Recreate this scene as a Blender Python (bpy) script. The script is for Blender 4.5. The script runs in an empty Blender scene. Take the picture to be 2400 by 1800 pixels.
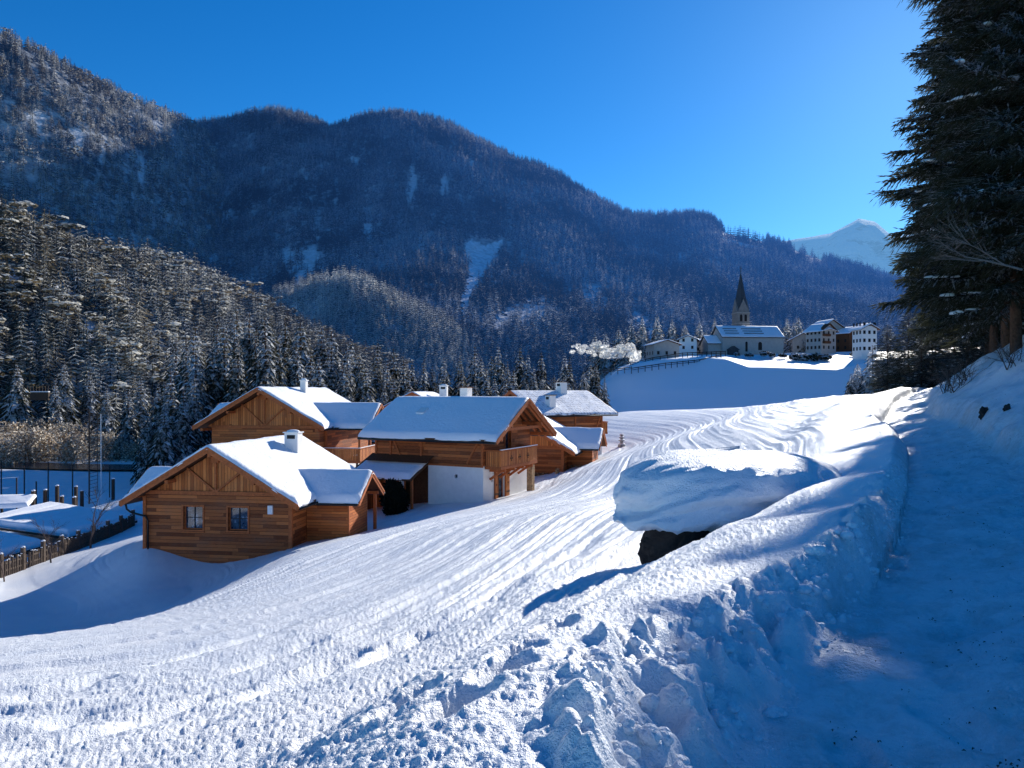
import bpy, math, random
import numpy as np
from mathutils import Vector, Matrix
random.seed(7)
rng = np.random.default_rng(7)
SC = bpy.context.scene
COL = SC.collection
F, CX, HZ = 1733.0, 1200.0, 920.0
R = math.radians
def P(px, py, Y):                      # survey: a bearing, a height angle and a distance -> world point
    return Vector(((px-CX)/F*Y, Y, (HZ-py)/F*Y))
# ------------------------------------------------------------------ noise
def _h(ix, iy, s):
    n = (ix*374761393 + iy*668265263 + s*1274126177) & 0xffffffff
    n = ((n ^ (n >> 13))*1274126177) & 0xffffffff
    return ((n ^ (n >> 16)) & 0xffff)/65535.0
def vnoise(x, y, s=0):
    x = np.asarray(x, float); y = np.asarray(y, float)
    ix = np.floor(x).astype(np.int64); iy = np.floor(y).astype(np.int64)
    fx = x-ix; fy = y-iy
    fx = fx*fx*fx*(fx*(fx*6-15)+10); fy = fy*fy*fy*(fy*(fy*6-15)+10)
    a = _h(ix, iy, s); b = _h(ix+1, iy, s); c = _h(ix, iy+1, s); d = _h(ix+1, iy+1, s)
    return (a+(b-a)*fx)*(1-fy)+(c+(d-c)*fx)*fy*1.0
def fbm(x, y, o=4, s=0, g=.5):
    t = 0; a = 1; n = 0
    for k in range(o):
        t = t+a*(vnoise(x*2**k+k*17.3, y*2**k-k*9.1, s+k)*2-1); n += a; a *= g
    return t/n
def sst(a, b, x):
    t = np.clip((np.asarray(x, float)-a)/(b-a), 0, 1)
    return t*t*(3-2*t)
# ------------------------------------------------------------------ node helpers
class NT:
    def __init__(s, name):
        s.m = bpy.data.materials.new(name); s.m.use_nodes = True
        s.t = s.m.node_tree; s.t.nodes.clear()
        s.out = s.t.nodes.new('ShaderNodeOutputMaterial')
    def n(s, typ, **kw):
        nd = s.t.nodes.new('ShaderNode'+typ)
        for k, v in kw.items():
            if k in nd.inputs: s.put(nd.inputs[k], v)
            else: setattr(nd, k, v)
        return nd
    def put(s, inp, v):
        if isinstance(v, bpy.types.NodeSocket): s.t.links.new(v, inp)
        elif v is not None:
            if inp.type == 'RGBA' and not isinstance(v, (int, float)) and len(v) == 3: v = (*v, 1)
            inp.default_value = v
    def math(s, op, a, b=None, c=None, clamp=False):
        nd = s.t.nodes.new('ShaderNodeMath'); nd.operation = op; nd.use_clamp = clamp
        for i, v in enumerate((a, b, c)):
            if v is not None: s.put(nd.inputs[i], v)
        return nd.outputs[0]
    def noise(s, vec, scale, detail=3, rough=.55, col=False):
        nd = s.n('TexNoise'); s.put(nd.inputs['Vector'], vec); nd.inputs['Scale'].default_value = scale
        nd.inputs['Detail'].default_value = detail; nd.inputs['Roughness'].default_value = rough
        return nd.outputs[1 if col else 0]
    def mapv(s, vec, sc=(1, 1, 1), rot=(0, 0, 0)):
        nd = s.n('Mapping'); s.put(nd.inputs['Vector'], vec); nd.inputs['Scale'].default_value = sc; nd.inputs['Rotation'].default_value = rot
        return nd.outputs[0]
    def ramp(s, fac, stops):
        nd = s.n('ValToRGB'); s.put(nd.inputs[0], fac)
        cr = nd.color_ramp
        while len(cr.elements) < len(stops): cr.elements.new(.5)
        for e, (p, c) in zip(cr.elements, stops):
            e.position = p; e.color = (*c, 1) if len(c) == 3 else c
        return nd.outputs[0]
    def mix(s, f, a, b, mode='MIX'):
        nd = s.t.nodes.new('ShaderNodeMix'); nd.data_type = 'RGBA'; nd.blend_type = mode
        s.put(nd.inputs[0], f); s.put(nd.inputs[6], a); s.put(nd.inputs[7], b)
        return nd.outputs[2]
    def mr(s, v, a, b, c=0, d=1):
        nd = s.n('MapRange'); s.put(nd.inputs[0], v)
        for i, x in enumerate((a, b, c, d)): nd.inputs[i+1].default_value = x
        return nd.outputs[0]
    def bump(s, h, dist, strength=1):
        nd = s.n('Bump'); s.put(nd.inputs['Height'], h); nd.inputs['Distance'].default_value = dist; nd.inputs['Strength'].default_value = strength
        return nd.outputs[0]
    def geo(s): return s.n('NewGeometry').outputs
    def obj(s): return s.n('TexCoord').outputs['Object']
    def xyz(s, v):
        nd = s.n('SeparateXYZ'); s.put(nd.inputs[0], v); return nd.outputs
    def bsdf(s, col, rough=.8, spec=.3, normal=None, **kw):
        nd = s.n('BsdfPrincipled'); s.put(nd.inputs['Base Color'], col); s.put(nd.inputs['Roughness'], rough)
        nd.inputs['Specular IOR Level'].default_value = spec
        if normal is not None: s.put(nd.inputs['Normal'], normal)
        for k, v in kw.items(): s.put(nd.inputs[k.replace('_', ' ')], v)
        return nd.outputs[0]
    def end(s, sh, haze=False):
        if haze:                       # painted haze: blue glow mixed into the surface colour, stronger with distance
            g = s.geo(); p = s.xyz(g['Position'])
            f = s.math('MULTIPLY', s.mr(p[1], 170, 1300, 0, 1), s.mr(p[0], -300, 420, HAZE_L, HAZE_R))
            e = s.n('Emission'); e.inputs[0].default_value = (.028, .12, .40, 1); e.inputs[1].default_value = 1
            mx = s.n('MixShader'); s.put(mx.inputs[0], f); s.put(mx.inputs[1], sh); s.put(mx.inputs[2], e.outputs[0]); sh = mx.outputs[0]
        s.put(s.out.inputs[0], sh); return s.m
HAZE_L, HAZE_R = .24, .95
# ------------------------------------------------------------------ objects
def tag(o, label=None, cat=None, group=None, kind=None):
    if label: o['label'] = label
    if cat: o['category'] = cat
    if group: o['group'] = group
    if kind: o['kind'] = kind
    return o
def empty(name, loc, rz=0, label=None, cat=None, group=None):
    o = bpy.data.objects.new(name, None); COL.objects.link(o); o.location = loc; o.rotation_euler = (0, 0, rz)
    o.empty_display_size = .3
    return tag(o, label, cat, group)
def npmesh(name, V, Fq, mats, smooth=False, mi=None):
    me = bpy.data.meshes.new(name)
    V = np.asarray(V, np.float32); Fq = np.asarray(Fq, np.int32); k = Fq.shape[1]
    me.vertices.add(len(V)); me.vertices.foreach_set('co', V.ravel())
    me.loops.add(Fq.size); me.loops.foreach_set('vertex_index', Fq.ravel())
    me.polygons.add(len(Fq)); me.polygons.foreach_set('loop_start', np.arange(0, Fq.size, k, dtype=np.int32))
    me.polygons.foreach_set('loop_total', np.full(len(Fq), k, np.int32))
    if smooth: me.polygons.foreach_set('use_smooth', np.ones(len(Fq), bool))
    if mi is not None: me.polygons.foreach_set('material_index', np.asarray(mi, np.int32))
    for m in mats if isinstance(mats, (list, tuple)) else [mats]: me.materials.append(m)
    me.update(calc_edges=True); return me
def link(name, me, parent=None, loc=None):
    o = bpy.data.objects.new(name, me); COL.objects.link(o)
    if parent: o.parent = parent
    if loc is not None: o.location = loc
    return o
class MB:
    def __init__(s): s.v = []; s.f = []; s.n = 0
    def add(s, vs, fs):
        b = len(s.v); s.v += [tuple(v) for v in vs]; s.f += [[b+i for i in f] for f in fs]; return s
    def box(s, x0, x1, y0, y1, z0, z1):
        if x0 > x1: x0, x1 = x1, x0
        if y0 > y1: y0, y1 = y1, y0
        return s.add([(x, y, z) for x in (x0, x1) for y in (y0, y1) for z in (z0, z1)],
              [(0, 1, 3, 2), (4, 6, 7, 5), (0, 4, 5, 1), (2, 3, 7, 6), (0, 2, 6, 4), (1, 5, 7, 3)])
    def bar(s, a, b, w, h, up=(0, 0, 1)):
        a = Vector(a); b = Vector(b); d = (b-a).normalized(); u = Vector(up)
        if abs(d.dot(u)) > .99: u = Vector((0, 1, 0))
        x = d.cross(u).normalized(); z = x.cross(d)
        return s.add([p+x*i*w/2+z*j*h/2 for p in (a, b) for i in (-1, 1) for j in (-1, 1)],
              [(0, 1, 3, 2), (4, 6, 7, 5), (0, 4, 5, 1), (2, 3, 7, 6), (0, 2, 6, 4), (1, 5, 7, 3)])
    def tube(s, pts, rad, n=8, cap=True):
        pts = [Vector(p) for p in pts]; b = len(s.v)
        if not isinstance(rad, (list, tuple)): rad = [rad]*len(pts)
        for i, p in enumerate(pts):
            d = (pts[min(i+1, len(pts)-1)]-pts[max(i-1, 0)]).normalized()
            u = Vector((1, 0, 0)) if abs(d.x) < .9 else Vector((0, 1, 0))
            x = d.cross(u).normalized(); y = d.cross(x)
            for k in range(n):
                t = 2*math.pi*k/n; s.v.append(tuple(p+(x*math.cos(t)+y*math.sin(t))*rad[i]))
        for i in range(len(pts)-1):
            for k in range(n):
                s.f.append([b+i*n+k, b+i*n+(k+1) % n, b+(i+1)*n+(k+1) % n, b+(i+1)*n+k])
        if cap: s.f += [list(range(b+n-1, b-1, -1)), list(range(b+(len(pts)-1)*n, b+len(pts)*n))]
        return s
    def quad(s, a, b, c, d): return s.add([a, b, c, d], [(0, 1, 2, 3)])
    def prism(s, poly, a, b, axis=1):           # poly in the plane across axis, from a to b
        n = len(poly)
        def mk(p, t): return (p[0], t, p[1]) if axis == 1 else (t, p[0], p[1])
        return s.add([mk(p, a) for p in poly]+[mk(p, b) for p in poly],
              [list(range(n)), list(range(2*n-1, n-1, -1))]+[[i, n+i, n+(i+1) % n, (i+1) % n] for i in range(n)])
    def lump(s, c, r, nz=.25, seg=10, seed=0, flat=-.3):
        b = len(s.v); rn = random.Random(seed)
        if not isinstance(r, (list, tuple)): r = (r, r, r)
        m = seg//2+1
        for i in range(m):
            ph = math.pi*i/(m-1)
            for k in range(seg):
                th = 2*math.pi*k/seg; q = 1+rn.uniform(-nz, nz)*(0 if i in (0, m-1) else 1)
                s.v.append((c[0]+r[0]*q*math.sin(ph)*math.cos(th), c[1]+r[1]*q*math.sin(ph)*math.sin(th), c[2]+r[2]*max(flat, math.cos(ph))*q))
        for i in range(m-1):
            for k in range(seg): s.f.append([b+i*seg+k, b+i*seg+(k+1) % seg, b+(i+1)*seg+(k+1) % seg, b+(i+1)*seg+k])
        return s
    def build(s, name, mat, parent=None, smooth=False, bevel=0):
        me = bpy.data.meshes.new(name); me.from_pydata(s.v, [], s.f)
        for m in mat if isinstance(mat, (list, tuple)) else [mat]: me.materials.append(m)
        if smooth: me.polygons.foreach_set('use_smooth', [True]*len(me.polygons))
        me.update(); o = link(name, me, parent)
        if bevel:
            bm = o.modifiers.new('bevel', 'BEVEL'); bm.width = bevel; bm.segments = 2; bm.limit_method = 'ANGLE'
        return o
    def each(s, name, mat, parent=None, smooth=False, bevel=0):
        # one object for every separate piece
        par = list(range(len(s.v)))
        def find(i):
            while par[i] != i: par[i] = par[par[i]]; i = par[i]
            return i
        for f in s.f:
            for i in f[1:]: par[find(i)] = find(f[0])
        g = {}
        for f in s.f: g.setdefault(find(f[0]), []).append(f)
        out = None
        for fs in g.values():
            ids = sorted({i for f in fs for i in f}); mp = {i: k for k, i in enumerate(ids)}
            m = MB(); m.v = [s.v[i] for i in ids]; m.f = [[mp[i] for i in f] for f in fs]; out = m.build(name, mat, parent, smooth, bevel)
        return out
# ------------------------------------------------------------------ camera, sky, sun
cam = bpy.data.cameras.new('camera'); co = bpy.data.objects.new('camera', cam); COL.objects.link(co)
cam.sensor_width = 36; cam.lens = F/2400*36; cam.shift_y = (HZ-900)/2400; cam.clip_start = .05; cam.clip_end = 20000
co.location = (0, 0, 0); co.rotation_euler = (R(90), 0, 0); SC.camera = co
SAZ, SEL = R(30.6), R(23.2)
SUN = Vector((math.sin(SAZ)*math.cos(SEL), math.cos(SAZ)*math.cos(SEL), math.sin(SEL)))
sl = bpy.data.lights.new('sun', 'SUN'); sl.energy = 6.5; sl.angle = R(.53); sl.color = (1, .955, .87)
so = bpy.data.objects.new('sun', sl); COL.objects.link(so); so.rotation_euler = SUN.to_track_quat('Z', 'Y').to_euler(); so.location = (60, 60, 60)
W = bpy.data.worlds.new('World'); SC.world = W; W.use_nodes = True
nt = W.node_tree; nt.nodes.clear()
sky = nt.nodes.new('ShaderNodeTexSky'); sky.sky_type = 'NISHITA'; sky.sun_disc = False; sky.sun_elevation = SEL; sky.sun_rotation = SAZ
sky.altitude = 1500; sky.air_density = 1.0; sky.dust_density = .3; sky.ozone_density = 3
hs = nt.nodes.new('ShaderNodeHueSaturation'); hs.inputs['Saturation'].default_value = 1.35; hs.inputs['Value'].default_value = 1
mx = nt.nodes.new('ShaderNodeMix'); mx.data_type = 'RGBA'; mx.blend_type = 'MULTIPLY'; mx.inputs[0].default_value = 1; mx.inputs[7].default_value = (.55, .93, 1.10, 1)
bg = nt.nodes.new('ShaderNodeBackground'); bg.inputs[1].default_value = .135
wo = nt.nodes.new('ShaderNodeOutputWorld')
nt.links.new(sky.outputs[0], hs.inputs['Color']); nt.links.new(hs.outputs[0], mx.inputs[6]); nt.links.new(mx.outputs[2], bg.inputs[0]); nt.links.new(bg.outputs[0], wo.inputs[0])
SC.view_settings.view_transform = 'Standard'; SC.view_settings.look = 'None'; SC.view_settings.exposure = 0; SC.view_settings.gamma = 1
SC.render.engine = 'CYCLES'; SC.cycles.use_denoising = True; SC.cycles.max_bounces = 6; SC.cycles.transparent_max_bounces = 8
SC.cycles.diffuse_bounces = 3; SC.cycles.glossy_bounces = 2; SC.cycles.use_adaptive_sampling = True; SC.cycles.adaptive_threshold = .02
# ------------------------------------------------------------------ materials
def m_snow_ground():
    t = NT('snow ground'); g = t.geo(); p = g['Position']
    n1 = t.noise(p, 28, 4, .7); n2 = t.noise(p, 95, 2, .6); n3 = t.noise(p, 5, 3, .6)
    h = t.math('ADD', t.math('MULTIPLY', n1, .034), t.math('MULTIPLY', n2, .010)); h = t.math('ADD', h, t.math('MULTIPLY', n3, .02))
    col = t.mix(t.mr(t.noise(p, .7, 4), .3, .7), (.80, .84, .90), (.93, .94, .96))
    at = t.n('Attribute'); at.attribute_name = 'trodden'     # packed, slightly soiled snow of the path
    dirt = t.math('MULTIPLY', at.outputs['Fac'], t.mr(t.math('ADD', t.math('MULTIPLY', t.noise(p, 4.5, 6, .75), .7), t.math('MULTIPLY', t.noise(p, 1.1, 3), .3)), .45, .66))
    col = t.mix(t.math('MULTIPLY', dirt, .7), col, (.48, .48, .48))
    h = t.math('ADD', h, t.math('MULTIPLY', at.outputs['Fac'], t.math('MULTIPLY', t.noise(p, 9, 5, .7), .09)))
    return t.end(t.bsdf(col, .45, .5, t.bump(h, 1.0, .8)))
def m_snow(name='snow', c=(.90, .92, .96), sc=14, d=.02):
    t = NT(name); g = t.geo(); h = t.noise(g['Position'], sc, 5, .65)
    return t.end(t.bsdf(c, .55, .35, t.bump(h, d*2, .8)))
def m_board(name, axis, w, c0, c1, gap=(.03, .012, .006), knots=True, rough=.7, ln=2.4):
    t = NT(name); o = t.obj(); x = t.xyz(o)
    if axis == 'z': a = x[2]; b = t.math('ADD', x[0], x[1]); gs = (1, 1, 14)
    else: a = t.math('ADD', x[0], x[1]); b = x[2]; gs = (14, 14, 1)
    q = t.math('DIVIDE', a, w); idx = t.math('FLOOR', q); fr = t.math('FRACT', q)
    wn = t.n('TexWhiteNoise'); wn.noise_dimensions = '1D'; t.put(wn.inputs['W'], idx)
    seg = t.math('FLOOR', t.math('ADD', t.math('DIVIDE', b, ln), t.math('MULTIPLY', wn.outputs[0], 9.7)))
    wn2 = t.n('TexWhiteNoise'); wn2.noise_dimensions = '2D'; cb = t.n('CombineXYZ'); t.put(cb.inputs[0], idx); t.put(cb.inputs[1], seg); t.put(wn2.inputs['Vector'], cb.outputs[0])
    grain = t.noise(t.mapv(o, gs), 3.5, 5, .7)
    f = t.math('ADD', t.math('MULTIPLY', wn2.outputs[0], .75), t.math('MULTIPLY', t.math('SUBTRACT', grain, .5), 1.1), clamp=True)
    col = t.mix(f, c0, c1)
    if knots:
        v = t.n('TexVoronoi'); t.put(v.inputs['Vector'], t.mapv(o, (1, 1, 2.2) if axis == 'z' else (2.2, 2.2, 1))); v.inputs['Scale'].default_value = 2.3
        col = t.mix(t.mr(v.outputs[0], .05, .11, .75, 0), col, (.05, .018, .008))
    wz = t.noise(t.mapv(o, (.5, .5, 1.2)), .9, 4, .65); col = t.mix(t.mr(wz, .48, .75, 0, .38), col, (.20, .13, .09))
    line = t.math('LESS_THAN', fr, .02/w*.75)
    col = t.mix(line, col, gap)
    h = t.math('SUBTRACT', t.math('MULTIPLY', grain, .2), line)
    return t.end(t.bsdf(col, rough, .25, t.bump(h, .012, .8)))
def m_plain(name, c, rough=.7, var=.2, sc=6, spec=.3, metal=0, bump=.004):
    t = NT(name); n = t.noise(t.geo()['Position'], sc, 5, .6)
    col = t.mix(t.mr(n, .25, .75), tuple(x*(1-var) for x in c), tuple(min(1, x*(1+var)) for x in c))
    return t.end(t.bsdf(col, rough, spec, t.bump(n, bump, 1), Metallic=metal))
def m_needles(name, dark, light, snow_lo, snow_hi, haze=False, snowc=(.85, .88, .93), amt=.75, nsc=1.2, transl=.45):
    # needle foliage with snow on level faces; undersides whitened too so backlit boughs glow
    t = NT(name); g = t.geo(); oi = t.n('ObjectInfo').outputs
    n = t.noise(g['Position'], nsc, 3, .7)
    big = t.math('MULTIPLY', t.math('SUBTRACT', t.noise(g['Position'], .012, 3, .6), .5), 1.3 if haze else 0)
    rr = t.math('ADD', t.math('MULTIPLY', oi['Random'], .65), t.math('MULTIPLY', n, .45), clamp=True)
    col = t.mix(t.mr(rr, .25, .95), dark, light)
    nz = t.math('ABSOLUTE', t.xyz(g['True Normal'])[2])
    up = t.mr(t.math('ADD', t.math('ADD', nz, big), t.math('MULTIPLY', t.math('SUBTRACT', n, .5), .9)), snow_lo, snow_hi, 0, amt)
    col = t.mix(up, col, snowc)
    sh = t.bsdf(col, .85, .12)
    tr = t.n('BsdfTranslucent'); t.put(tr.inputs[0], col)
    ms = t.n('MixShader'); ms.inputs[0].default_value = transl; t.put(ms.inputs[1], sh); t.put(ms.inputs[2], tr.outputs[0])
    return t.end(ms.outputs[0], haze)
def m_mount():
    t = NT('forest floor snow'); g = t.geo(); p = g['Position']
    a = t.noise(p, .012, 4, .6); b = t.noise(p, .11, 4, .7)
    at = t.n('Attribute'); at.attribute_name = 'clear'
    f = t.mr(t.math('ADD', t.math('MULTIPLY', b, .7), t.math('MULTIPLY', a, .4)), .44, .62)
    f = t.math('MAXIMUM', t.math('MULTIPLY', f, .55), at.outputs['Fac'])
    sn = t.mix(t.mr(t.noise(p, .25, 4, .7), .3, .6, .55, 0), (.86, .89, .95), (.05, .05, .055))
    col = t.mix(f, (.022, .026, .03), sn)
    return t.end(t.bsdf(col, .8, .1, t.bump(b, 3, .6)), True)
def m_peak():
    t = NT('snowy peak'); g = t.geo(); p = g['Position']
    b = t.noise(t.mapv(p, (1, 1, 2.5)), .006, 8, .68)
    nz = t.xyz(g['Normal'])[2]
    f = t.mr(t.math('ADD', b, t.math('MULTIPLY', nz, .12)), .47, .54)
    col = t.mix(f, (.18, .2, .24), (.9, .92, .96))
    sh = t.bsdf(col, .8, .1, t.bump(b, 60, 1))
    e = t.n('Emission'); e.inputs[0].default_value = (.16, .42, .80, 1); e.inputs[1].default_value = 1.0  # distance haze painted in as a blue glow mixed over the snow
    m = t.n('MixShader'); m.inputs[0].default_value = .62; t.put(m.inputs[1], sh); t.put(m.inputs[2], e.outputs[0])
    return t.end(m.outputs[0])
def m_glass():
    t = NT('window glass'); p = t.obj(); n = t.noise(p, 2.2, 4, .7)
    col = t.ramp(n, [(.35, (.01, .015, .03)), (.55, (.05, .08, .12)), (.7, (.45, .55, .65))])
    return t.end(t.bsdf(col, .06, .8))
M = {}
M['ground'] = m_snow_ground(); M['snow'] = m_snow('packed snow'); M['roofsnow'] = m_snow('roof snow', (.93, .94, .97), 5, .03)
M['snowlump'] = m_snow('snow cap', (.88, .91, .96), 22, .02)
M['boards'] = m_board('horizontal larch boards', 'z', .20, (.17, .042, .012), (.74, .225, .062))
M['vboards'] = m_board('vertical larch boards', 'x', .19, (.34, .085, .02), (.85, .29, .08), ln=9)
M['golden'] = m_board('golden larch boards', 'z', .17, (.34, .08, .018), (.78, .24, .06))
M['rail'] = m_board('railing boards', 'x', .13, (.42, .11, .03), (.80, .29, .08), ln=9, knots=False)
M['beam'] = m_plain('larch beam', (.42, .115, .033), .7, .35, 9)
M['darkbeam'] = m_plain('dark eave timber', (.11, .045, .02), .8, .4, 9)
M['towerstone'] = m_plain('grey tower stone', (.20, .19, .185), .9, .25, 1.5)
M['plaster'] = m_plain('white plaster', (.82, .80, .77), .9, .06, 3)
M['oldplaster'] = m_plain('old cream plaster', (.40, .38, .36), .9, .12, 1.2)
M['glass'] = m_glass()
M['black'] = m_plain('dark metal', (.02, .02, .022), .45, .3, 9, .4, .6)
M['white'] = m_plain('white paint', (.8, .8, .8), .5, .05)
M['bark'] = m_plain('brown bark', (.11, .062, .042), .95, .6, 14, .1, 0, .02)
M['post'] = m_plain('dark weathered wood', (.045, .032, .026), .9, .4, 12)
M['fence'] = m_plain('weathered fence wood', (.09, .065, .05), .9, .5, 12)
M['rock'] = m_plain('dark rock', (.035, .03, .03), .9, .6, 5, .2, 0, .05)
M['yellow'] = m_plain('yellow plastic', (.75, .38, .03), .4, .1)
M['slate'] = m_plain('dark slate', (.05, .055, .065), .6, .3, 3)
M['stone'] = m_plain('grey stone', (.3, .29, .28), .9, .35, 3)
M['spruce'] = m_needles('spruce needles', (.016, .020, .014), (.085, .088, .052), .68, 1.0, amt=.75, nsc=6, transl=.45)
M['spruce_mid'] = m_needles('frosted spruce needles', (.010, .012, .008), (.055, .05, .026), .52, .80, amt=.95, nsc=2.2)
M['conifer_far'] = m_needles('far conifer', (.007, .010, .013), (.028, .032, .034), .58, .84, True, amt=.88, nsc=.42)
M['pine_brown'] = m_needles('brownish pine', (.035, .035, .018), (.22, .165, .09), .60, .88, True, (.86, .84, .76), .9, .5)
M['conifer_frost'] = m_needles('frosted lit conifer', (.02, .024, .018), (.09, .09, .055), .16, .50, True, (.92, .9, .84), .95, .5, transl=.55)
M['twig'] = m_plain('frosted twigs', (.62, .50, .36), .9, .45, 3)
def m_frost():
    t = NT('frosted scrub'); p = t.geo()['Position']; n = t.noise(p, 2.2, 4, .7); k = t.noise(p, .13, 3)
    col = t.mix(t.mr(n, .44, .62), t.mix(t.mr(k, .35, .65), (.12, .09, .06), (.34, .22, .12)), (.9, .86, .78))
    d = t.bsdf(col, .95, .1); tr = t.n('BsdfTranslucent'); t.put(tr.inputs[0], col)
    m = t.n('MixShader'); m.inputs[0].default_value = .6; t.put(m.inputs[1], d); t.put(m.inputs[2], tr.outputs[0]); return t.end(m.outputs[0])
M['scrub'] = m_frost()
M['twigdark'] = m_plain('bare brown twigs', (.10, .07, .06), .9, .4, 6)
M['litter'] = m_plain('fallen needles', (.05, .035, .025), .95, .4, 9)
def m_water():
    t = NT('cold river water'); n = t.noise(t.mapv(t.geo()['Position'], (.3, 1, 1)), .8, 4, .6)
    return t.end(t.bsdf((.01, .02, .04), .15, .6, t.bump(n, .12, 1)))
def m_white_steam():
    t = NT('sunlit steam'); n = t.noise(t.geo()['Position'], .8, 4, .6)
    d = t.bsdf((.95, .95, .93), 1, 0, t.bump(n, .6, 1)); tr = t.n('BsdfTranslucent'); t.put(tr.inputs[0], (.98, .97, .93))
    m = t.n('MixShader'); m.inputs[0].default_value = .6; t.put(m.inputs[1], d); t.put(m.inputs[2], tr.outputs[0])
    tp = t.n('BsdfTransparent'); m2 = t.n('MixShader'); t.put(m2.inputs[0], t.mr(t.noise(t.geo()['Position'], .9, 5, .7), .42, .58)); t.put(m2.inputs[1], tp.outputs[0]); t.put(m2.inputs[2], m.outputs[0]); return t.end(m2.outputs[0])
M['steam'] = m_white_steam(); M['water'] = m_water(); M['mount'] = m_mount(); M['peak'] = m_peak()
# ------------------------------------------------------------------ terrain: height field through surveyed points
def PZ(px, py, z): Y = z*F/(HZ-py); return ((px-CX)/F*Y, Y, z)
S = [  # (bearing px, py, distance)
 # path
 (2100,1800,3.15),(2250,1500,4.8),(2250,1250,7.6),(2230,1100,11.6),(2150,1020,16.5),(2130,970,24),(2110,940,30),(2130,925,35),(2140,915,40),
 (2400,1300,6.5),(2400,1600,3.8),
 # meadow crest
 (1445,966,110),(1560,962,103),(1700,956,95),(1800,949,85),(1900,940,75),(1990,931,65),(2060,923,55),
 # meadow
 (1457,1048,76),(1400,1070,70),(1250,1120,59),(1120,1180,46),(1210,1160,49),(684,1285,34.3),(340,1277,35.4),(845,1250,37.3),(900,1210,46),(1000,1185,47),
 (0,1420,32),(200,1400,33),(450,1370,33),(640,1310,32),(0,1600,8.8),(0,1500,15),(0,1800,5),(300,1800,4.3),(300,1600,8.4),(600,1500,10.5),(600,1350,25),(700,1800,3.5),(900,1650,4.9),
 (1000,1500,7.8),(1000,1300,18.5),(1000,1220,32),(1300,1400,8),(1300,1200,20),(1300,1160,36),(1320,1105,60),(1260,1150,50),(1200,1600,4.6),(1200,1800,3.0),(1600,1120,27),(1400,1090,50),(1450,1000,88),(1700,1000,42),(1900,1000,28),(2000,965,32),
 (1450,1308,9.7),(1560,1305,9.2),(1700,1240,10.8),(1950,1150,11.8),(1600,1450,5.6),(1850,1300,7.5),(2000,1180,9.6),(1700,1600,4.2),
 # behind houses and down to the valley
 (350,1150,62),(600,1150,64),(900,1100,75),(1150,1085,80),(600,1100,95),(900,1050,110),(1200,1020,120),(1350,1000,125),
 (0,1345,37.5),(150,1290,45),(310,1222,54),(0,1250,68),(200,1160,94),(400,1120,110),(-400,1180,60),(-400,1350,30),(-600,1500,16),(-800,1800,6),(-500,1800,5.2),
 (0,1085,140),(300,1070,150),(-500,1090,140),(600,1030,180),(1000,1005,200),(1400,990,200),(0,1020,230),(500,1010,250),(1200,985,300),
 # behind the crest
 (1700,985,150),(2000,970,120),(2150,960,90),(2300,945,60),(1500,990,170),(2000,975,220),(2400,960,150),
 # right bank and wooded slope
 (2400,905,22),(2300,925,24),(2450,880,24),(2600,700,24),(2600,1000,12),(2900,800,14),(2900,1300,6),(3600,1300,4),(3500,900,10),(3200,700,24),(2700,850,45),(2400,890,45),(2600,750,80),(3000,600,90),(2300,930,45),
]
rb = [(*P(*s),) for s in S]
rb += [(-3, -4, -2.0), (3, -4, -1.4), (0, 0, -1.62), (1.5, 0, -1.62), (-3, 0, -2.1), (6, 0, -1.2), (9, -4, -.6), (-9, -4, -3.6), (-1000, 900, -14), (0, 1200, -14), (800, 1100, -10), (-700, 100, -14), (700, 50, 60), (-60, -5, -9), (60, -5, 12), (0, 600, -14), (-500, 500, -14), (500, 500, -8)]
rb = np.array(rb)
def warp(x, y):
    r = np.sqrt(x*x+(y+3)**2)+1e-6; th = np.arctan2(x, y+3)
    return th*1.7, np.log(r+1.0)
def tps(d2): return np.where(d2 > 1e-12, .5*d2*np.log(d2+1e-12), 0)
_u, _v = warp(rb[:, 0], rb[:, 1]); n_ = len(rb)
K = tps((_u[:, None]-_u)**2+(_v[:, None]-_v)**2)+np.eye(n_)*2e-3
A = np.zeros((n_+3, n_+3)); A[:n_, :n_] = K; A[:n_, n_:] = np.c_[np.ones(n_), _u, _v]; A[n_:, :n_] = A[:n_, n_:].T
WT = np.linalg.solve(A, np.r_[rb[:, 2], 0, 0, 0])
def base_h(x, y):
    u, v = warp(x, y); out = WT[n_]+WT[n_+1]*u+WT[n_+2]*v
    for i in range(n_): out = out+WT[i]*tps((u-_u[i])**2+(v-_v[i])**2)
    return out
EDGE = np.array([(.55, -3), (.70, 0), (.85, 2.2), (1.02, 3.2), (1.57, 3.95), (2.73, 5.7), (3.98, 7.6), (5.5, 10.3), (7.6, 14.2), (11.2, 22.5), (15.8, 30.5), (20.5, 37.5), (30, 48)])
def edge_dist(x, y):       # signed distance from the left edge of the trodden path, positive to the left
    best = np.full(x.shape, 1e9); sg = np.zeros(x.shape)
    for a, b in zip(EDGE[:-1], EDGE[1:]):
        d = b-a; L = np.hypot(*d); t = np.clip(((x-a[0])*d[0]+(y-a[1])*d[1])/L**2, 0, 1)
        qx = x-(a[0]+t*d[0]); qy = y-(a[1]+t*d[1]); dd = np.hypot(qx, qy)
        s = np.sign(d[0]*(y-a[1])-d[1]*(x-a[0])); m = dd < best
        best = np.where(m, dd, best); sg = np.where(m, s, sg)
    return best*sg
DX, DY = math.sin(R(24)), math.cos(R(24))
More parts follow.
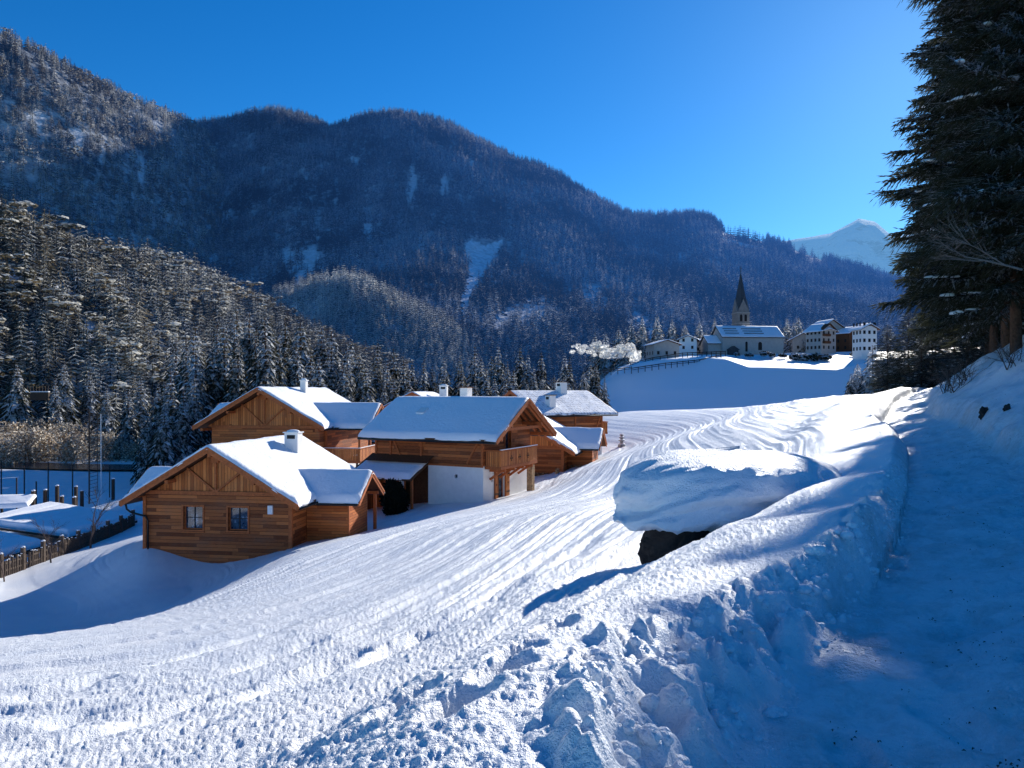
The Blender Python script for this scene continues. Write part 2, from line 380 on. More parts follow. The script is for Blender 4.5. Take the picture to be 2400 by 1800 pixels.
FOOT = [(-.19, 2.66, .13), (-.03, 3.02, .13), (.02, 3.4, .12), (.24, 4.05, .12), (.36, 4.7, .11), (-.42, 3.0, .10), (-.55, 3.5, .10), (-.3, 3.9, .10), (-.8, 2.8, .09), (-.1, 4.5, .10), (.05, 5.3, .10), (-1.0, 3.9, .08), (.5, 5.6, .10), (-.62, 4.4, .09), (.2, 6.2, .09)]
PITS = [(-2.1, 7.6, .9, .25, .2), (-3.2, 6.6, 1.0, .2, .2), (-1.2, 8.4, .8, .2, .2), (-4.3, 6.3, .8, .2, .2), (-.3, 9.6, 1.0, .2, .15), (-2.9, 8.9, .9, .2, .15), (1.0, 12, 1.2, .25, .15), (-5.1, 8, 1.0, .2, .15), (-4, 10.5, 1.2, .2, .15),(-3.9,5.2,.6,.16,.14),(-2.6,5.4,.7,.15,.14)]
def ground_h(x, y, fine=True):
    x = np.asarray(x, float); y = np.asarray(y, float)
    h = base_h(x, y); hb = h
    r = np.hypot(x, y); d = edge_dist(x, y); dr = -d-(1.5-.4*sst(8, 14, y))
    wob = fbm(x*1.1, y*1.1, 3, 5)
    e = .46*(1-sst(4.6, 6.8, y))+.03
    dn = d+(wob*.13+.05*fbm(x*4, y*4, 3, 6))*(.15+.85*(1-sst(5, 8, y)))
    wall = .13*(1+y*.05)
    bank = .40*sst(e-wall, e+wall, dn)*(1-sst(.9+y*.03, 2.3+y*.06, d))*(.75+.5*vnoise(x*.6, y*.6, 8))*(1-sst(34, 42, y))
    h = h+np.where(d > 0, bank, 0)
    # thrown-up chunks between path and plateau
    bl = np.abs(fbm(x*2.3+.4*wob, y*2.3, 4, 11, .45))*2.6
    ch = sst(.05, .3, d)*(1-sst(e-.15, e+.1, dn))*sst(.05, .4, e)
    h = h+ch*(.07+.21*np.clip(bl, 0, 1))+ch*.07*fbm(x*6, y*6, 4, 13, .5)
    crumb = np.exp(-((dn-e-.12)/.22)**2)*(1-sst(7, 12, y))
    h = h+crumb*.11*(np.abs(fbm(x*5, y*5, 4, 15))*1.6)
    fieldm = sst(1.0, 2.6, d)
    # right bank rising from the path
    rb_ = np.where(dr > 0, dr, 0)
    rise = (.42*sst(0, .5, rb_+wob*.3)+.60*sst(.4, 2.4, rb_+wob*.6)*(.7+.6*vnoise(x*.45, y*.45, 21)))*sst(4.5, 9.5, y)*(1-sst(24, 40, y))*sst(0, .25, dr)
    h = h+rise+np.where(dr > 0, 1, 0)*sst(0, 2, rb_)*.30*fbm(x*.9, y*.9, 4, 23)
    # drifted, ridged meadow
    s1 = x*.62+y*.78; s2 = -hb*3.3
    if fine:
        fld = fieldm*(1-sst(60, 120, r)*.7)*(1-.85*sst(24, 30, y)*(1-sst(-9, -6, x)))*(1-.9*sst(22, 34, y)*(1-sst(3, 12, d)))
        amp = .06+.03*sst(6, 30, r)
        wv = fbm(s1*.02, s2*.9+.25*fbm(s1*.05, s2*.2, 2, 3), 4, 31, .55)
        wv2 = fbm(s1*.035, s2*3.0, 3, 37, .6)
        pat = sst(.35, .7, vnoise(s1*.06, s2*.28, 41))*(1-sst(9, 16, r))
        tr = -np.abs(fbm(s1*.35, s2*2.8, 4, 43, .6))
        h = h+fld*(amp*1.0*wv+amp*.8*wv2+amp*.35*fbm(s1*.06, s2*7.5, 2, 39)*(1-sst(25, 45, r))+pat*.08*tr)
        far = sst(14, 26, r)*(1-sst(110, 140, r))*fieldm
        h = h-far*.035*sst(.66, .86, vnoise(s1*.3, s2*2.6, 47))
        rp = np.abs(fbm(s1*.03+4, s2*2.1+.4*fbm(s1*.12, s2*.5, 2, 90), 3, 91, .5)); h = h-fld*.042*(1-sst(.0, .16, rp))*sst(.35, .6, vnoise(s1*.06, s2*.4, 92))*sst(1.5, 5, d)
        for fx, fy, fd in FOOT:
            a = (x-fx)*.5+(y-fy)*.86; b = (x-fx)*.86-(y-fy)*.5
            h = h-fd*np.exp(-(a/.17)**4-(b/.075)**4)+.02*np.exp(-((np.hypot(a*.6, b)-.13)/.05)**2)
        for fx, fy, la, lb, fd in PITS:
            a = (x-fx)*DX+(y-fy)*DY; b = (x-fx)*DY-(y-fy)*DX; w = fbm(x*3, y*3, 3, 51)*.5
            h = h-.8*fd*np.exp(-((a/la)**2+(b/lb)**2+w)**2)
        near = 1-sst(6, 16, r)
        onp = (1-sst(-.1, .1, d))*(1-sst(-.2, .3, dr))
        h = h+near*(.0022+.0085*sst(.5, 1.1, d))*fbm(x*26, y*26, 3, 53, .7)*2+near*fieldm*.085*fbm(s1*.10, s2*3.2, 4, 55, .6)
        h = h+onp*(.05*fbm(x*1.6, y*1.6, 4, 57, .6)+.035*fbm(x*5, y*5, 4, 59, .6)*(1-sst(10, 25, r))-.055*sst(.62, .8, vnoise(x*3.3, y*2.4, 58)))
        h = h+(1-onp)*.015*fbm(x*.7, y*.7, 3, 61)
    a_ = (x-3.25)*.81+(y-10.95)*.59; b_ = (x-3.25)*.59-(y-10.95)*.81; h = h-(.22+.1*sst(-2, 0, a_))*np.exp(-((a_+.4)/2.4)**4-(b_/1.2)**4)
    if fine: h = h+fieldm*sst(5, 10, r)*(1-sst(24, 42, r))*(.016*fbm(s1*3.5, s2*14, 3, 63, .6)+.05*fbm(s1*.12, s2*5, 3, 64, .6))
    h = h-base_sink(x, y)
    return h
def base_sink(x, y):
    # river bed in the valley
    return 1.1*np.exp(-(((x+.0)*.25+(y-118))/9)**2)*(1-sst(-42, -22, x))
def gh(x, y): return float(ground_h(np.array([x]), np.array([y]), False)[0])
# polar sheet, dense where the ground is near
rs = [0.6]
while rs[-1] < 2600:
    r_ = rs[-1]; yy = max(r_-1.5, .2)
    st = min(.0016*yy*yy, .0060*r_)+.0085
    if r_ > 260: st = r_*.05
    if yy < 1.6: st = .05
    rs.append(r_+st)
rs = np.array(rs)
ths = np.r_[np.linspace(R(-92), R(-43), 90)[:-1], np.linspace(R(-43), R(41), 1150), np.linspace(R(41), R(92), 90)[1:]]
RR, TT = np.meshgrid(rs, ths, indexing='ij')
GX = RR*np.sin(TT); GY = RR*np.cos(TT)-1.5
GZ = ground_h(GX.ravel(), GY.ravel()).reshape(GX.shape)
def grid_faces(a, b):
    i = np.arange(a*b).reshape(a, b)
    return np.stack([i[:-1, :-1].ravel(), i[:-1, 1:].ravel(), i[1:, 1:].ravel(), i[1:, :-1].ravel()], 1)
gme = npmesh('ground', np.stack([GX.ravel(), GY.ravel(), GZ.ravel()], 1), grid_faces(*GX.shape)[:, ::-1], M['ground'], True)
_d = edge_dist(GX.ravel(), GY.ravel()); _tr = (1-sst(.0, .35, _d+.2*fbm(GX.ravel()*2, GY.ravel()*2, 2, 3)))*(1-sst(-.1, .5, -_d-1.5))
at_ = gme.attributes.new('trodden', 'FLOAT', 'POINT'); at_.data.foreach_set('value', _tr.astype(np.float32))
g = link('snow_field', gme); tag(g, kind='structure')
print('ground verts', GX.size)
# ------------------------------------------------------------------ valley sides: sheets lofted through survey rows
def sheet(name, rows, nu, nv, amp, sc, mat, seed=0, clear=None, lin=False):
    pxs = np.linspace(min(p[0] for p in rows[0]), max(p[0] for p in rows[0]), nu)
    RW = []
    for r in rows:
        r = np.array(r, float); q = np.interp(pxs, r[:, 0], r[:, 1]); w = np.interp(pxs, r[:, 0], r[:, 2])
        RW.append(np.stack([(pxs-CX)/F*w, w, (HZ-q)/F*w], 1))
    RW = np.array(RW); nr = len(RW)
    t = np.linspace(0, nr-1, nv); k = np.minimum(t.astype(int), nr-2); f = (t-k)[:, None, None]
    p0 = RW[np.maximum(k-1, 0)]; p1 = RW[k]; p2 = RW[k+1]; p3 = RW[np.minimum(k+2, nr-1)]
    G = .5*((2*p1)+(-p0+p2)*f+(2*p0-5*p1+4*p2-p3)*f*f+(-p0+3*p1-3*p2+p3)*f**3)
    if lin: G = p1*(1-f)+p2*f
    fade = 1-.75*np.exp(-((t-CREST[name])/.25)**2)[:, None] if name in CREST else 1
    nn = fbm(G[..., 0]*sc+3, G[..., 1]*sc*.6, 4, seed+70)*amp*fade
    G[..., 1] += nn*.9; G[..., 2] += nn*.35
    me = npmesh(name, G.reshape(-1, 3), grid_faces(nv, nu), mat, True)
    PX = G[..., 0]/G[..., 1]*F+CX; PY = HZ-G[..., 2]/G[..., 1]*F
    C = clear(PX, PY, G) if clear else np.zeros(PX.shape)
    at = me.attributes.new('clear', 'FLOAT', 'POINT'); at.data.foreach_set('value', C.astype(np.float32).ravel())
    o = link(name, me); tag(o, kind='structure')
    return G, C
def scatter(G, C, n, seed, dens=None):
    a = G[:-1, :-1]; b = G[:-1, 1:]; c = G[1:, :-1]
    ar = np.linalg.norm(np.cross(b-a, c-a), axis=2).ravel()
    r_ = np.random.default_rng(seed); i = r_.choice(len(ar), n, p=ar/ar.sum())
    iy, ix = np.divmod(i, G.shape[1]-1); u = r_.random(n)[:, None]; v = r_.random(n)[:, None]
    p = a[iy, ix]*(1-u)*(1-v)+b[iy, ix]*u*(1-v)+c[iy, ix]*(1-u)*v+G[iy+1, ix+1]*u*v
    keep = C[iy, ix] < r_.random(n)*.9+.05
    if dens is not None: keep &= r_.random(n) < dens(p)
    return p[keep]
def poly_mask(PX, PY, poly):
    ins = np.zeros(PX.shape, bool); n = len(poly)
    for i in range(n):
        x1, y1 = poly[i]; x2, y2 = poly[(i+1) % n]
        c = ((y1 > PY) != (y2 > PY)) & (PX < (x2-x1)*(PY-y1)/(y2-y1+1e-9)+x1); ins ^= c
    return ins
def blob(PX, PY, cx, cy, rx, ry, s): return 1-sst(.6, 1.2, np.hypot((PX-cx)/rx, (PY-cy)/ry)+fbm(PX*.03, PY*.02, 3, s)*.55)
CREST = {'far_mountain': 3, 'left_mountain': 2, 'left_spur': 2, 'middle_spur': 2, 'snowy_peak': 1}
crA = [(250,310,1020),(360,330,1000),(440,325,1000),(478,312,1000),(521,312),(586,292),(651,286),(716,298),(776,322),(825,308),(879,293),(933,288),(987,298),(1042,318),(1096,339),(1150,366),(1204,393),(1259,412),(1313,437),(1356,462),(1410,492),(1465,518),(1519,525),(1573,525),(1628,520),(1671,532),(1703,560),(1779,578),(1844,590),(1888,606),(1942,626),(2007,640),(2083,664),(2200,690),(2480,720)]
crA = [(a[0], a[1], a[2] if len(a) > 2 else 1000-(a[0]-520)*.02) for a in crA]
def clearA(PX, PY, G):
    c = poly_mask(PX+8*fbm(PY*.03, PX*.03, 3, 9), PY, [(1085,570),(1110,560),(1140,575),(1175,560),(1168,610),(1130,650),(1108,690),(1085,745),(1068,740),(1090,660),(1095,610)])*1.0
    c = np.maximum(c, poly_mask(PX+6*fbm(PY*.05, PX*.05, 3, 9), PY, [(1150,745),(1200,715),(1270,690),(1315,725),(1300,760),(1250,745),(1210,770),(1160,775)])*.75)
    c = np.maximum(c, .8*poly_mask(PX, PY, [(1480,725),(1510,740),(1570,800),(1530,810),(1470,760)]))
    for a in [(420,590,22,70,1),(480,520,60,120,2),(965,440,14,50,3),(1040,440,10,35,4),(830,380,20,14,5),(1105,385,8,14,6),(860,540,25,60,7),(700,620,60,60,8),(1600,610,14,22,9),(1200,380,10,14,10),(1400,700,40,50,12)]:
        c = np.maximum(c, .75*blob(PX, PY, a[0], a[1], a[2], a[3], a[4]))
    c = np.maximum(c, 1.0*poly_mask(PX, PY, [(1690,540),(1779,560),(1800,584),(1760,590),(1690,572)]))
    c = np.maximum(c, .9*poly_mask(PX, PY, [(1850,575),(1935,600),(1925,628),(1850,600)]))
    return c
GA, CA = sheet('far_mountain', [
  [(250,940,480),(1000,960,400),(1700,960,420),(2480,960,420)],
  [(250,800,560),(700,800,500),(1000,810,470),(1300,820,480),(1700,790,560),(2100,780,620),(2480,790,650)],
  [(250,560,800),(480,560,770),(700,560,740),(1000,560,730),(1300,640,730),(1700,670,760),(2100,710,800),(2480,740,820)],
  crA,
  [(a[0], a[1]+26, a[2]+150) for a in crA],
  [(a[0], a[1]+260, a[2]+420) for a in crA]], 420, 240, 34, .009, M['mount'], 1, clearA)
crB = [(-900,-350,600),(-300,-90,650),(0,98,700),(65,130,720),(141,168,750),(217,206,790),(293,244,840),(369,270,880),(434,300,930),(500,330,980),(560,420,1020)]
def clearB(PX, PY, G):
    c = np.zeros(PX.shape)
    for a in [(80,270,60,16,1),(180,330,26,60,2),(240,360,14,40,3),(330,410,10,40,4),(20,240,30,8,5),(90,300,14,50,6)]:
        c = np.maximum(c, .75*blob(PX, PY, a[0], a[1], a[2], a[3], a[4]))
    return c
GB, CB = sheet('left_mountain', [
  [(-900,1000,400),(0,900,460),(217,880,500),(400,850,560),(560,800,640)],
  [(-900,500,540),(0,480,600),(217,470,650),(400,470,740),(560,500,860)], crB,
  [(a[0]-60, a[1]+25, a[2]+60) for a in crB], [(a[0]-120, a[1]+260, a[2]+260) for a in crB]], 220, 170, 30, .012, M['mount'], 2, clearB)
crC = [(-500,420,190),(-300,490,205),(0,566,230),(87,592,240),(163,622,255),(239,645,270),(326,650,290),(390,671,300),(467,698,315),(543,725,330),(608,745,340),(673,778,350),(738,810,360),(830,850,370),(950,890,380)]
def clearC(PX, PY, G):
    c = np.zeros(PX.shape)
    for a in [(160,720,26,60,1),(200,780,24,40,2),(130,690,16,40,3),(30,660,20,50,4),(340,790,14,26,5)]: c = np.maximum(c, .9*blob(PX, PY, a[0], a[1], a[2], a[3], a[4]))
    return c
GC, CC = sheet('left_spur', [
  [(-500,1110,140),(0,1046,182),(300,1036,192),(600,1022,225),(950,985,290)],
  [(-500,700,160),(0,790,200),(300,850,225),(600,890,275),(950,930,330)], crC,
  [(a[0]-20, a[1]+22, a[2]+30) for a in crC], [(a[0]-60, a[1]+200, a[2]+120) for a in crC]], 200, 130, 9, .03, M['mount'], 3, clearC)
crD = [(560,760,580),(640,720,540),(705,690,520),(760,684,500),(824,680,490),(900,712,490),(977,755,490),(1042,785,480),(1128,845,470),(1250,890,460)]
GD, CD = sheet('middle_spur', [
  [(560,940,400),(900,950,380),(1250,960,380)], [(560,860,470),(900,830,430),(1250,920,420)], crD,
  [(a[0], a[1]+22, a[2]+40) for a in crD], [(a[0], a[1]+160, a[2]+160) for a in crD]], 120, 90, 10, .02, M['mount'], 4)
crP = [(1780,620,4300),(1840,572,4200),(1909,556,4100),(1945,548,4000),(1960,540,3900),(2007,512,3900),(2045,520,3900),(2090,560,3900),(2180,520,3900),(2300,480,3900),(2500,520,3900),(2700,600,4000)]
sheet('snowy_peak', [[(1780,780,3000),(2700,780,3000)], crP, [(a[0], a[1]+250, a[2]+1500) for a in crP]], 200, 140, 260, .0022, M['peak'], 5)
# wooded slope closing the valley on the right, behind the spruces
crR = [(2130,700,520),(2300,560,430),(2500,430,330),(2800,250,240),(3400,-100,150)]
GR, CR = sheet('right_slope', [[(2130,1000,420),(2500,1000,220),(3400,1100,90)], [(2130,860,450),(2500,760,250),(3400,500,120)], crR, [(a[0]+40, a[1]+160, a[2]+160) for a in crR]], 90, 70, 6, .03, M['mount'], 6)
# church hill
def hillrows():
    top = [(1340,960,262),(1400,905,262),(1450,868,262),(1500,850,264),(1560,842,268),(1650,836,272),(1700,840,262),(1755,860,250),(1850,862,248),(1960,866,246),(2000,850,250),(2060,835,252),(2140,830,255),(2300,820,255),(2700,790,240)]
    back = [(1340,960,285),(1450,848,285),(1560,833,292),(1700,829,294),(1755,829,290),(2000,824,290),(2060,824,292),(2140,822,292),(2300,810,292),(2700,780,280)]
    top = [(1340,965,241),(1400,905,243),(1450,868,245),(1500,850,247),(1560,842,248),(1650,836,249),(1700,840,248),(1755,860,241),(1850,862,240),(1960,866,239),(2000,856,241),(2060,842,243),(2140,836,244),(2300,820,246),(2700,790,240)]
    foot = [(1340,1000,212),(1420,985,213),(1600,985,213),(2000,985,212),(2140,985,212),(2700,985,212)]
    mid = [(1340,985,227),(1400,945,227.5),(1480,915,228),(1700,913,228),(2700,913,228)]
    back2 = [(a, b+1, c+70) for a, b, c in back]; back3 = [(a, b+40, c+150) for a, b, c in back]
    return [foot, mid, top, back, back2, back3]
GH, CH = sheet('church_hill', hillrows(), 260, 160, .5, .05, M['snow'], 7, lin=True)
def hill_z(x, y):
    d = (GH[..., 0]-x)**2+(GH[..., 1]-y)**2; i = np.unravel_index(np.argmin(d), d.shape); return float(GH[i][2])
# ------------------------------------------------------------------ conifers
def conifer_arrays(H, Rb, layers, per, seed, droop=.25, segs=2, hang=0, zmin=.08, snowy=False):
    """tapered trunk + whorls of drooping, toothed boughs. returns verts, quads, mat index (0 needles, 1 bark)"""
    r_ = random.Random(seed); V = []; Q = []
    def q(a, b, c, d): n = len(V); V.extend([a, b, c, d]); Q.append((n, n+1, n+2, n+3))
    for L in range(layers):
        f = L/(layers-1); z = H*(zmin+(1-zmin)*f**.92)
        R0 = Rb*(1-f)**.85*r_.uniform(.78, 1.12)+.02*H*(1-f)+.012*H
        npb = max(4, int(per*(1-.45*f))); ph = r_.random()*6.3
        for k in range(npb):
            a = ph+6.283*k/npb+r_.uniform(-.25, .25); rr = R0*r_.uniform(.62, 1.12)
            ca, sa = math.cos(a), math.sin(a); dr = droop*r_.uniform(.5, 1.5); wd = rr*r_.uniform(.20, .32)
            def pt(u, w, dz=0):    # u along bough, w sideways
                return (ca*rr*u-sa*wd*w, sa*rr*u+ca*wd*w, z+rr*(.18*math.sin(u*2.4)-dr*u*u*1.3)+dz)
            for s in range(segs):
                u0, u1 = s/segs, (s+1)/segs; w0 = .35+.9*math.sin(u0*3.0); w1 = .35+.9*math.sin(min(u1, .97)*3.0)
                if s == segs-1: w1 = .06
                hh = -rr*.10
                j = [r_.uniform(-.12, .12) for _ in range(4)]
                q(pt(u0, 0, .02*H*0), pt(u0+j[0]*.3, -w0, hh), pt(u1+j[1], -w1*1.15, hh*1.3), pt(u1, 0))
                q(pt(u0, 0), pt(u1, 0), pt(u1+j[2], w1*1.15, hh*1.3), pt(u0+j[3]*.3, w0, hh))
                if hang:
                    for _ in range(hang):
                        uu = r_.uniform(u0, u1); ww = r_.uniform(-1, 1); p = pt(uu, ww, hh*.5); l = rr*r_.uniform(.14, .3); t = r_.uniform(-.5, .5)*l
                        e = rr*.05
                        q(p, (p[0]+e*sa+ca*e, p[1]-e*ca+sa*e, p[2]-.01), (p[0]+t*.5+ca*l*.55+e*sa*.3, p[1]+t*.3+sa*l*.55, p[2]-l), (p[0]+t*.4+ca*l*.5-sa*e, p[1]+t*.3+sa*l*.5+ca*e, p[2]-l*.7))
    return V, Q
def tree_meshes(name, H, Rb, layers, per, seed, matn, droop=.25, segs=2, hang=0, zmin=.08, trunk_n=7):
    V, Q = conifer_arrays(H, Rb, layers, per, seed, droop, segs, hang, zmin)
    crown = npmesh(name+' crown', V, Q, matn)
    t = MB(); rt = H*.013+.03
    t.tube([(0, 0, -.6), (0, 0, H*.3), (0, 0, H*.97)], [rt*1.25, rt, rt*.15], trunk_n)
    me = bpy.data.meshes.new(name+' trunk'); me.from_pydata(t.v, [], t.f); me.materials.append(M['bark'])
    me.polygons.foreach_set('use_smooth', [True]*len(me.polygons))
    return crown, me
def pine_arrays(H, seed, n=130):
    """broad, clumpy crown on a bare stem (pine / larch / frosted broadleaf far off)"""
    r_ = random.Random(seed); V = []; Q = []
    cl = [(r_.uniform(-.16, .16)*H, r_.uniform(-.16, .16)*H, H*r_.uniform(.38, .93), H*r_.uniform(.07, .13)) for _ in range(9)]
    for i in range(n):
        c = cl[i % 9]; a = r_.random()*6.3; e = r_.uniform(-1, 1); rr = c[3]*r_.uniform(.5, 1.1)
        x = c[0]+rr*math.cos(a)*1.25; y = c[1]+rr*math.sin(a)*1.25; z = c[2]+rr*e*.6; s = H*r_.uniform(.022, .045)
        n0 = Vector((math.cos(a)+r_.uniform(-.6, .6), math.sin(a)+r_.uniform(-.6, .6), .9+e)).normalized()
        u = n0.cross(Vector((0, 0, 1))).normalized(); v = n0.cross(u)*-1
        b = len(V); p = Vector((x, y, z)); V += [tuple(p-u*s*1.5), tuple(p-v*s*r_.uniform(.7, 1.3)), tuple(p+u*s*1.5), tuple(p+v*s*r_.uniform(.7, 1.3))]; Q.append((b, b+1, b+2, b+3))
    t = MB(); t.tube([(0, 0, -.5), (0, 0, H*.85)], [H*.02, H*.008], 5, False)
    b = len(V); V += t.v; Q += [tuple(b+i for i in f) for f in t.f]
    return V, Q
# far forest: thousands of instanced conifers per slope, one object per slope
def proto_coll(name, meshes):
    c = bpy.data.collections.new(name)
    for i, m in enumerate(meshes): c.objects.link(bpy.data.objects.new(name+' kind', m))
    return c
def conifer_low(seed, mat, H=1.0, Rb=.2):
    V, Q = conifer_arrays(H, Rb, 11, 8, seed, .45, 1, 0, .06)
    t = MB(); t.tube([(0, 0, -.1), (0, 0, .9)], [.02, .004], 4, False); b = len(V); V = V+t.v; Q = Q+[tuple(b+i for i in f) for f in t.f]
    return npmesh('far conifer', V, Q, mat)
LOW = proto_coll('forest conifers', [conifer_low(100+i, M['conifer_far'], 1, .17+.03*i) for i in range(5)])
def _pine(seed, mat):
    V, Q = pine_arrays(1.0, seed); return npmesh('far pine', V, Q, mat)
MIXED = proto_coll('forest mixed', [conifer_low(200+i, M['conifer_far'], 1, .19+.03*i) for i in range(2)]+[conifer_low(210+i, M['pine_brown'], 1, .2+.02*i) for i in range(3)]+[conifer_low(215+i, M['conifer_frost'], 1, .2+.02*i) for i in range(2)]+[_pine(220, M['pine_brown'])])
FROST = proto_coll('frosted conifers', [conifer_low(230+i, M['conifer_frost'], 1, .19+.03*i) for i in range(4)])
def forest(name, pts, h0, h1, coll, label, seed, cat='forest'):
    me = bpy.data.meshes.new(name); pts = np.asarray(pts, np.float32)
    me.vertices.add(len(pts)); me.vertices.foreach_set('co', pts.ravel())
    r_ = np.random.default_rng(seed); sc = r_.uniform(h0, h1, len(pts))*(1+.25*fbm(pts[:, 0]*.02, pts[:, 1]*.02, 2, seed))
    a = me.attributes.new('sc', 'FLOAT', 'POINT'); a.data.foreach_set('value', sc.astype(np.float32))
    a = me.attributes.new('rt', 'FLOAT', 'POINT'); a.data.foreach_set('value', r_.uniform(0, 6.28, len(pts)).astype(np.float32))
    o = link(name, me); tag(o, label, cat, kind='stuff')
    ng = bpy.data.node_groups.new(name, 'GeometryNodeTree')
    ng.interface.new_socket('Geometry', in_out='INPUT', socket_type='NodeSocketGeometry'); ng.interface.new_socket('Geometry', in_out='OUTPUT', socket_type='NodeSocketGeometry')
    N = ng.nodes.new; L = ng.links.new
    gi = N('NodeGroupInput'); go = N('NodeGroupOutput'); ip = N('GeometryNodeInstanceOnPoints'); ci = N('GeometryNodeCollectionInfo')
    ci.inputs[0].default_value = coll; ci.inputs[1].default_value = True; ci.inputs[2].default_value = True
    ip.inputs['Pick Instance'].default_value = True
    def attr(nm):
        a = N('GeometryNodeInputNamedAttribute'); a.data_type = 'FLOAT'; a.inputs[0].default_value = nm; return a.outputs[0]
    cx = N('ShaderNodeCombineXYZ'); L(attr('rt'), cx.inputs[2]); L(cx.outputs[0], ip.inputs['Rotation'])
    s = attr('sc'); cs = N('ShaderNodeCombineXYZ')
    wd = N('ShaderNodeMath'); wd.operation = 'MULTIPLY'; L(s, wd.inputs[0]); wd.inputs[1].default_value = 1.3
    for i in range(3): L(wd.outputs[0] if i < 2 else s, cs.inputs[i])
    L(cs.outputs[0], ip.inputs['Scale'])
    L(gi.outputs[0], ip.inputs['Points']); L(ci.outputs[0], ip.inputs['Instance']); L(ip.outputs[0], go.inputs[0])
    md = o.modifiers.new('trees', 'NODES'); md.node_group = ng
    return o
def inpx(p, m=60):
    px = p[:, 0]/p[:, 1]*F+CX; return p[(px > -420) & (px < 2800) & (p[:, 1] > 0)]
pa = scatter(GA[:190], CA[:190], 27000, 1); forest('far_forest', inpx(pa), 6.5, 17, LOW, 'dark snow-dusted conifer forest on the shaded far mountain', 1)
cr = []
_px = np.array([a[0] for a in crA]); _py = np.array([a[1] for a in crA]); _Y = np.array([a[2] for a in crA])
for _ in range(330):
    px = random.uniform(300, 2060); px = px if px > 900 or random.random() < .5 else px+700; py = np.interp(px, _px, _py); Y = np.interp(px, _px, _Y); q = P(px, py+random.uniform(0, 5), Y+random.uniform(-6, 12)); cr.append((q.x, q.y, q.z-4))
forest('ridge_forest', cr, 15, 27, LOW, 'spiky row of conifers standing along the skyline of the far mountain', 11)
pb = scatter(GB[:150], CB[:150], 11000, 2); forest('sunlit_forest', inpx(pb), 7, 17, MIXED, 'brownish sunlit forest high on the mountain at the left edge', 2)
pc = scatter(GC[:110], CC[:110], 4600, 3); forest('spur_forest', inpx(pc), 6, 15, MIXED, 'sunlit brown and frosted forest on the near spur at left', 3)
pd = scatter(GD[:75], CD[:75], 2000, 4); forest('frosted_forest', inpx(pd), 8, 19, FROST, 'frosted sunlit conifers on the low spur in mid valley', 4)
pr = scatter(GR[:50], CR[:50], 1500, 5); forest('slope_forest', inpx(pr), 10, 18, LOW, 'dark forest on the slope behind the right hand spruces', 5)
# ravine side left of the church hill
ph = []
for _ in range(420):
    px = random.uniform(1180, 1560); Y = random.uniform(215, 330); z = -11+ (Y-215)*.09*max(0, (px-1250)/200)
    X = (px-CX)/F*Y
    if px < 1350+(Y-215)*.9 and (px < 1335 or hill_z(X, Y) < z+2): ph.append((X, Y, z))
forest('ravine_forest', ph, 9, 17, LOW, 'dark snow-dusted wood filling the ravine left of the snowy church hill', 6)
# individual trees that can be told apart
SPR = [tree_meshes('spruce', 16, 3.0+.35*i, 26, 11, 300+i, M['spruce_mid'], .42, 2, 2, .05) for i in range(5)]
def plant(x, y, z, h, variant, label, group, name='spruce_tree', wide=1.0, rz=None):
    o = empty(name, (x, y, z), random.random()*6.28 if rz is None else rz, label, 'tree', group)
    s = h/16; o.scale = (s*wide, s*wide, s)
    cr, tr = SPR[variant]
    link('crown', cr, o); link('trunk', tr, o); return o
sky_px = [(380,800),(450,760),(560,715),(610,700),(655,712),(700,755),(740,760),(790,775),(830,790),(870,795),(920,805),(960,812),(1000,838),(1040,842),(1080,815),(1120,810),(1170,800),(1220,810),(1260,830),(1300,840),(1340,835),(1380,845),(1420,860)]
for i in range(96):
    row = i % 3; px = 385+1040*((i//3)+random.random()*.9)/32; Y = (150, 128, 108)[row]+random.uniform(-8, 8)
    top = np.interp(px, [a for a, b in sky_px], [b for a, b in sky_px])+(0, 30, 62)[row]+random.uniform(-12, 30)
    X = (px-CX)/F*Y; z = gh(X, Y)-.3; zt = (HZ-top)/F*Y
    lab = ('tall frosted spruce in the stand behind the left chalets', 'snow-dusted spruce standing behind the middle chalets', 'snow-dusted spruce in the row behind the right-hand chalet')[0 if px < 850 else (1 if px < 1180 else 2)]
    grp = ('spruces behind the left chalets', 'spruces behind the middle chalets', 'spruces behind the right-hand chalet')[0 if px < 850 else (1 if px < 1180 else 2)]
    plant(X, Y, z, max(6, zt-z), random.randrange(5), lab, grp, wide=random.uniform(.8, 1.05))
for i, (px, top, Y) in enumerate([(400,860,104),(430,905,100),(372,900,108),(455,880,103),(385,945,98),(345,950,105),(300,900,150),(250,905,165),(150,840,175),(40,850,170),(130,880,168),(210,860,190),(330,880,160)]):
    X = (px-CX)/F*Y; z = gh(X, Y)-.2
    plant(X, Y, z, (HZ-top)/F*Y-z, i % 5, 'dark spruce beside the left gable of the rear left chalet' if i < 6 else 'spruce rising from the frosted thicket across the river', 'spruces left of the rear left chalet' if i < 6 else 'spruces across the river')
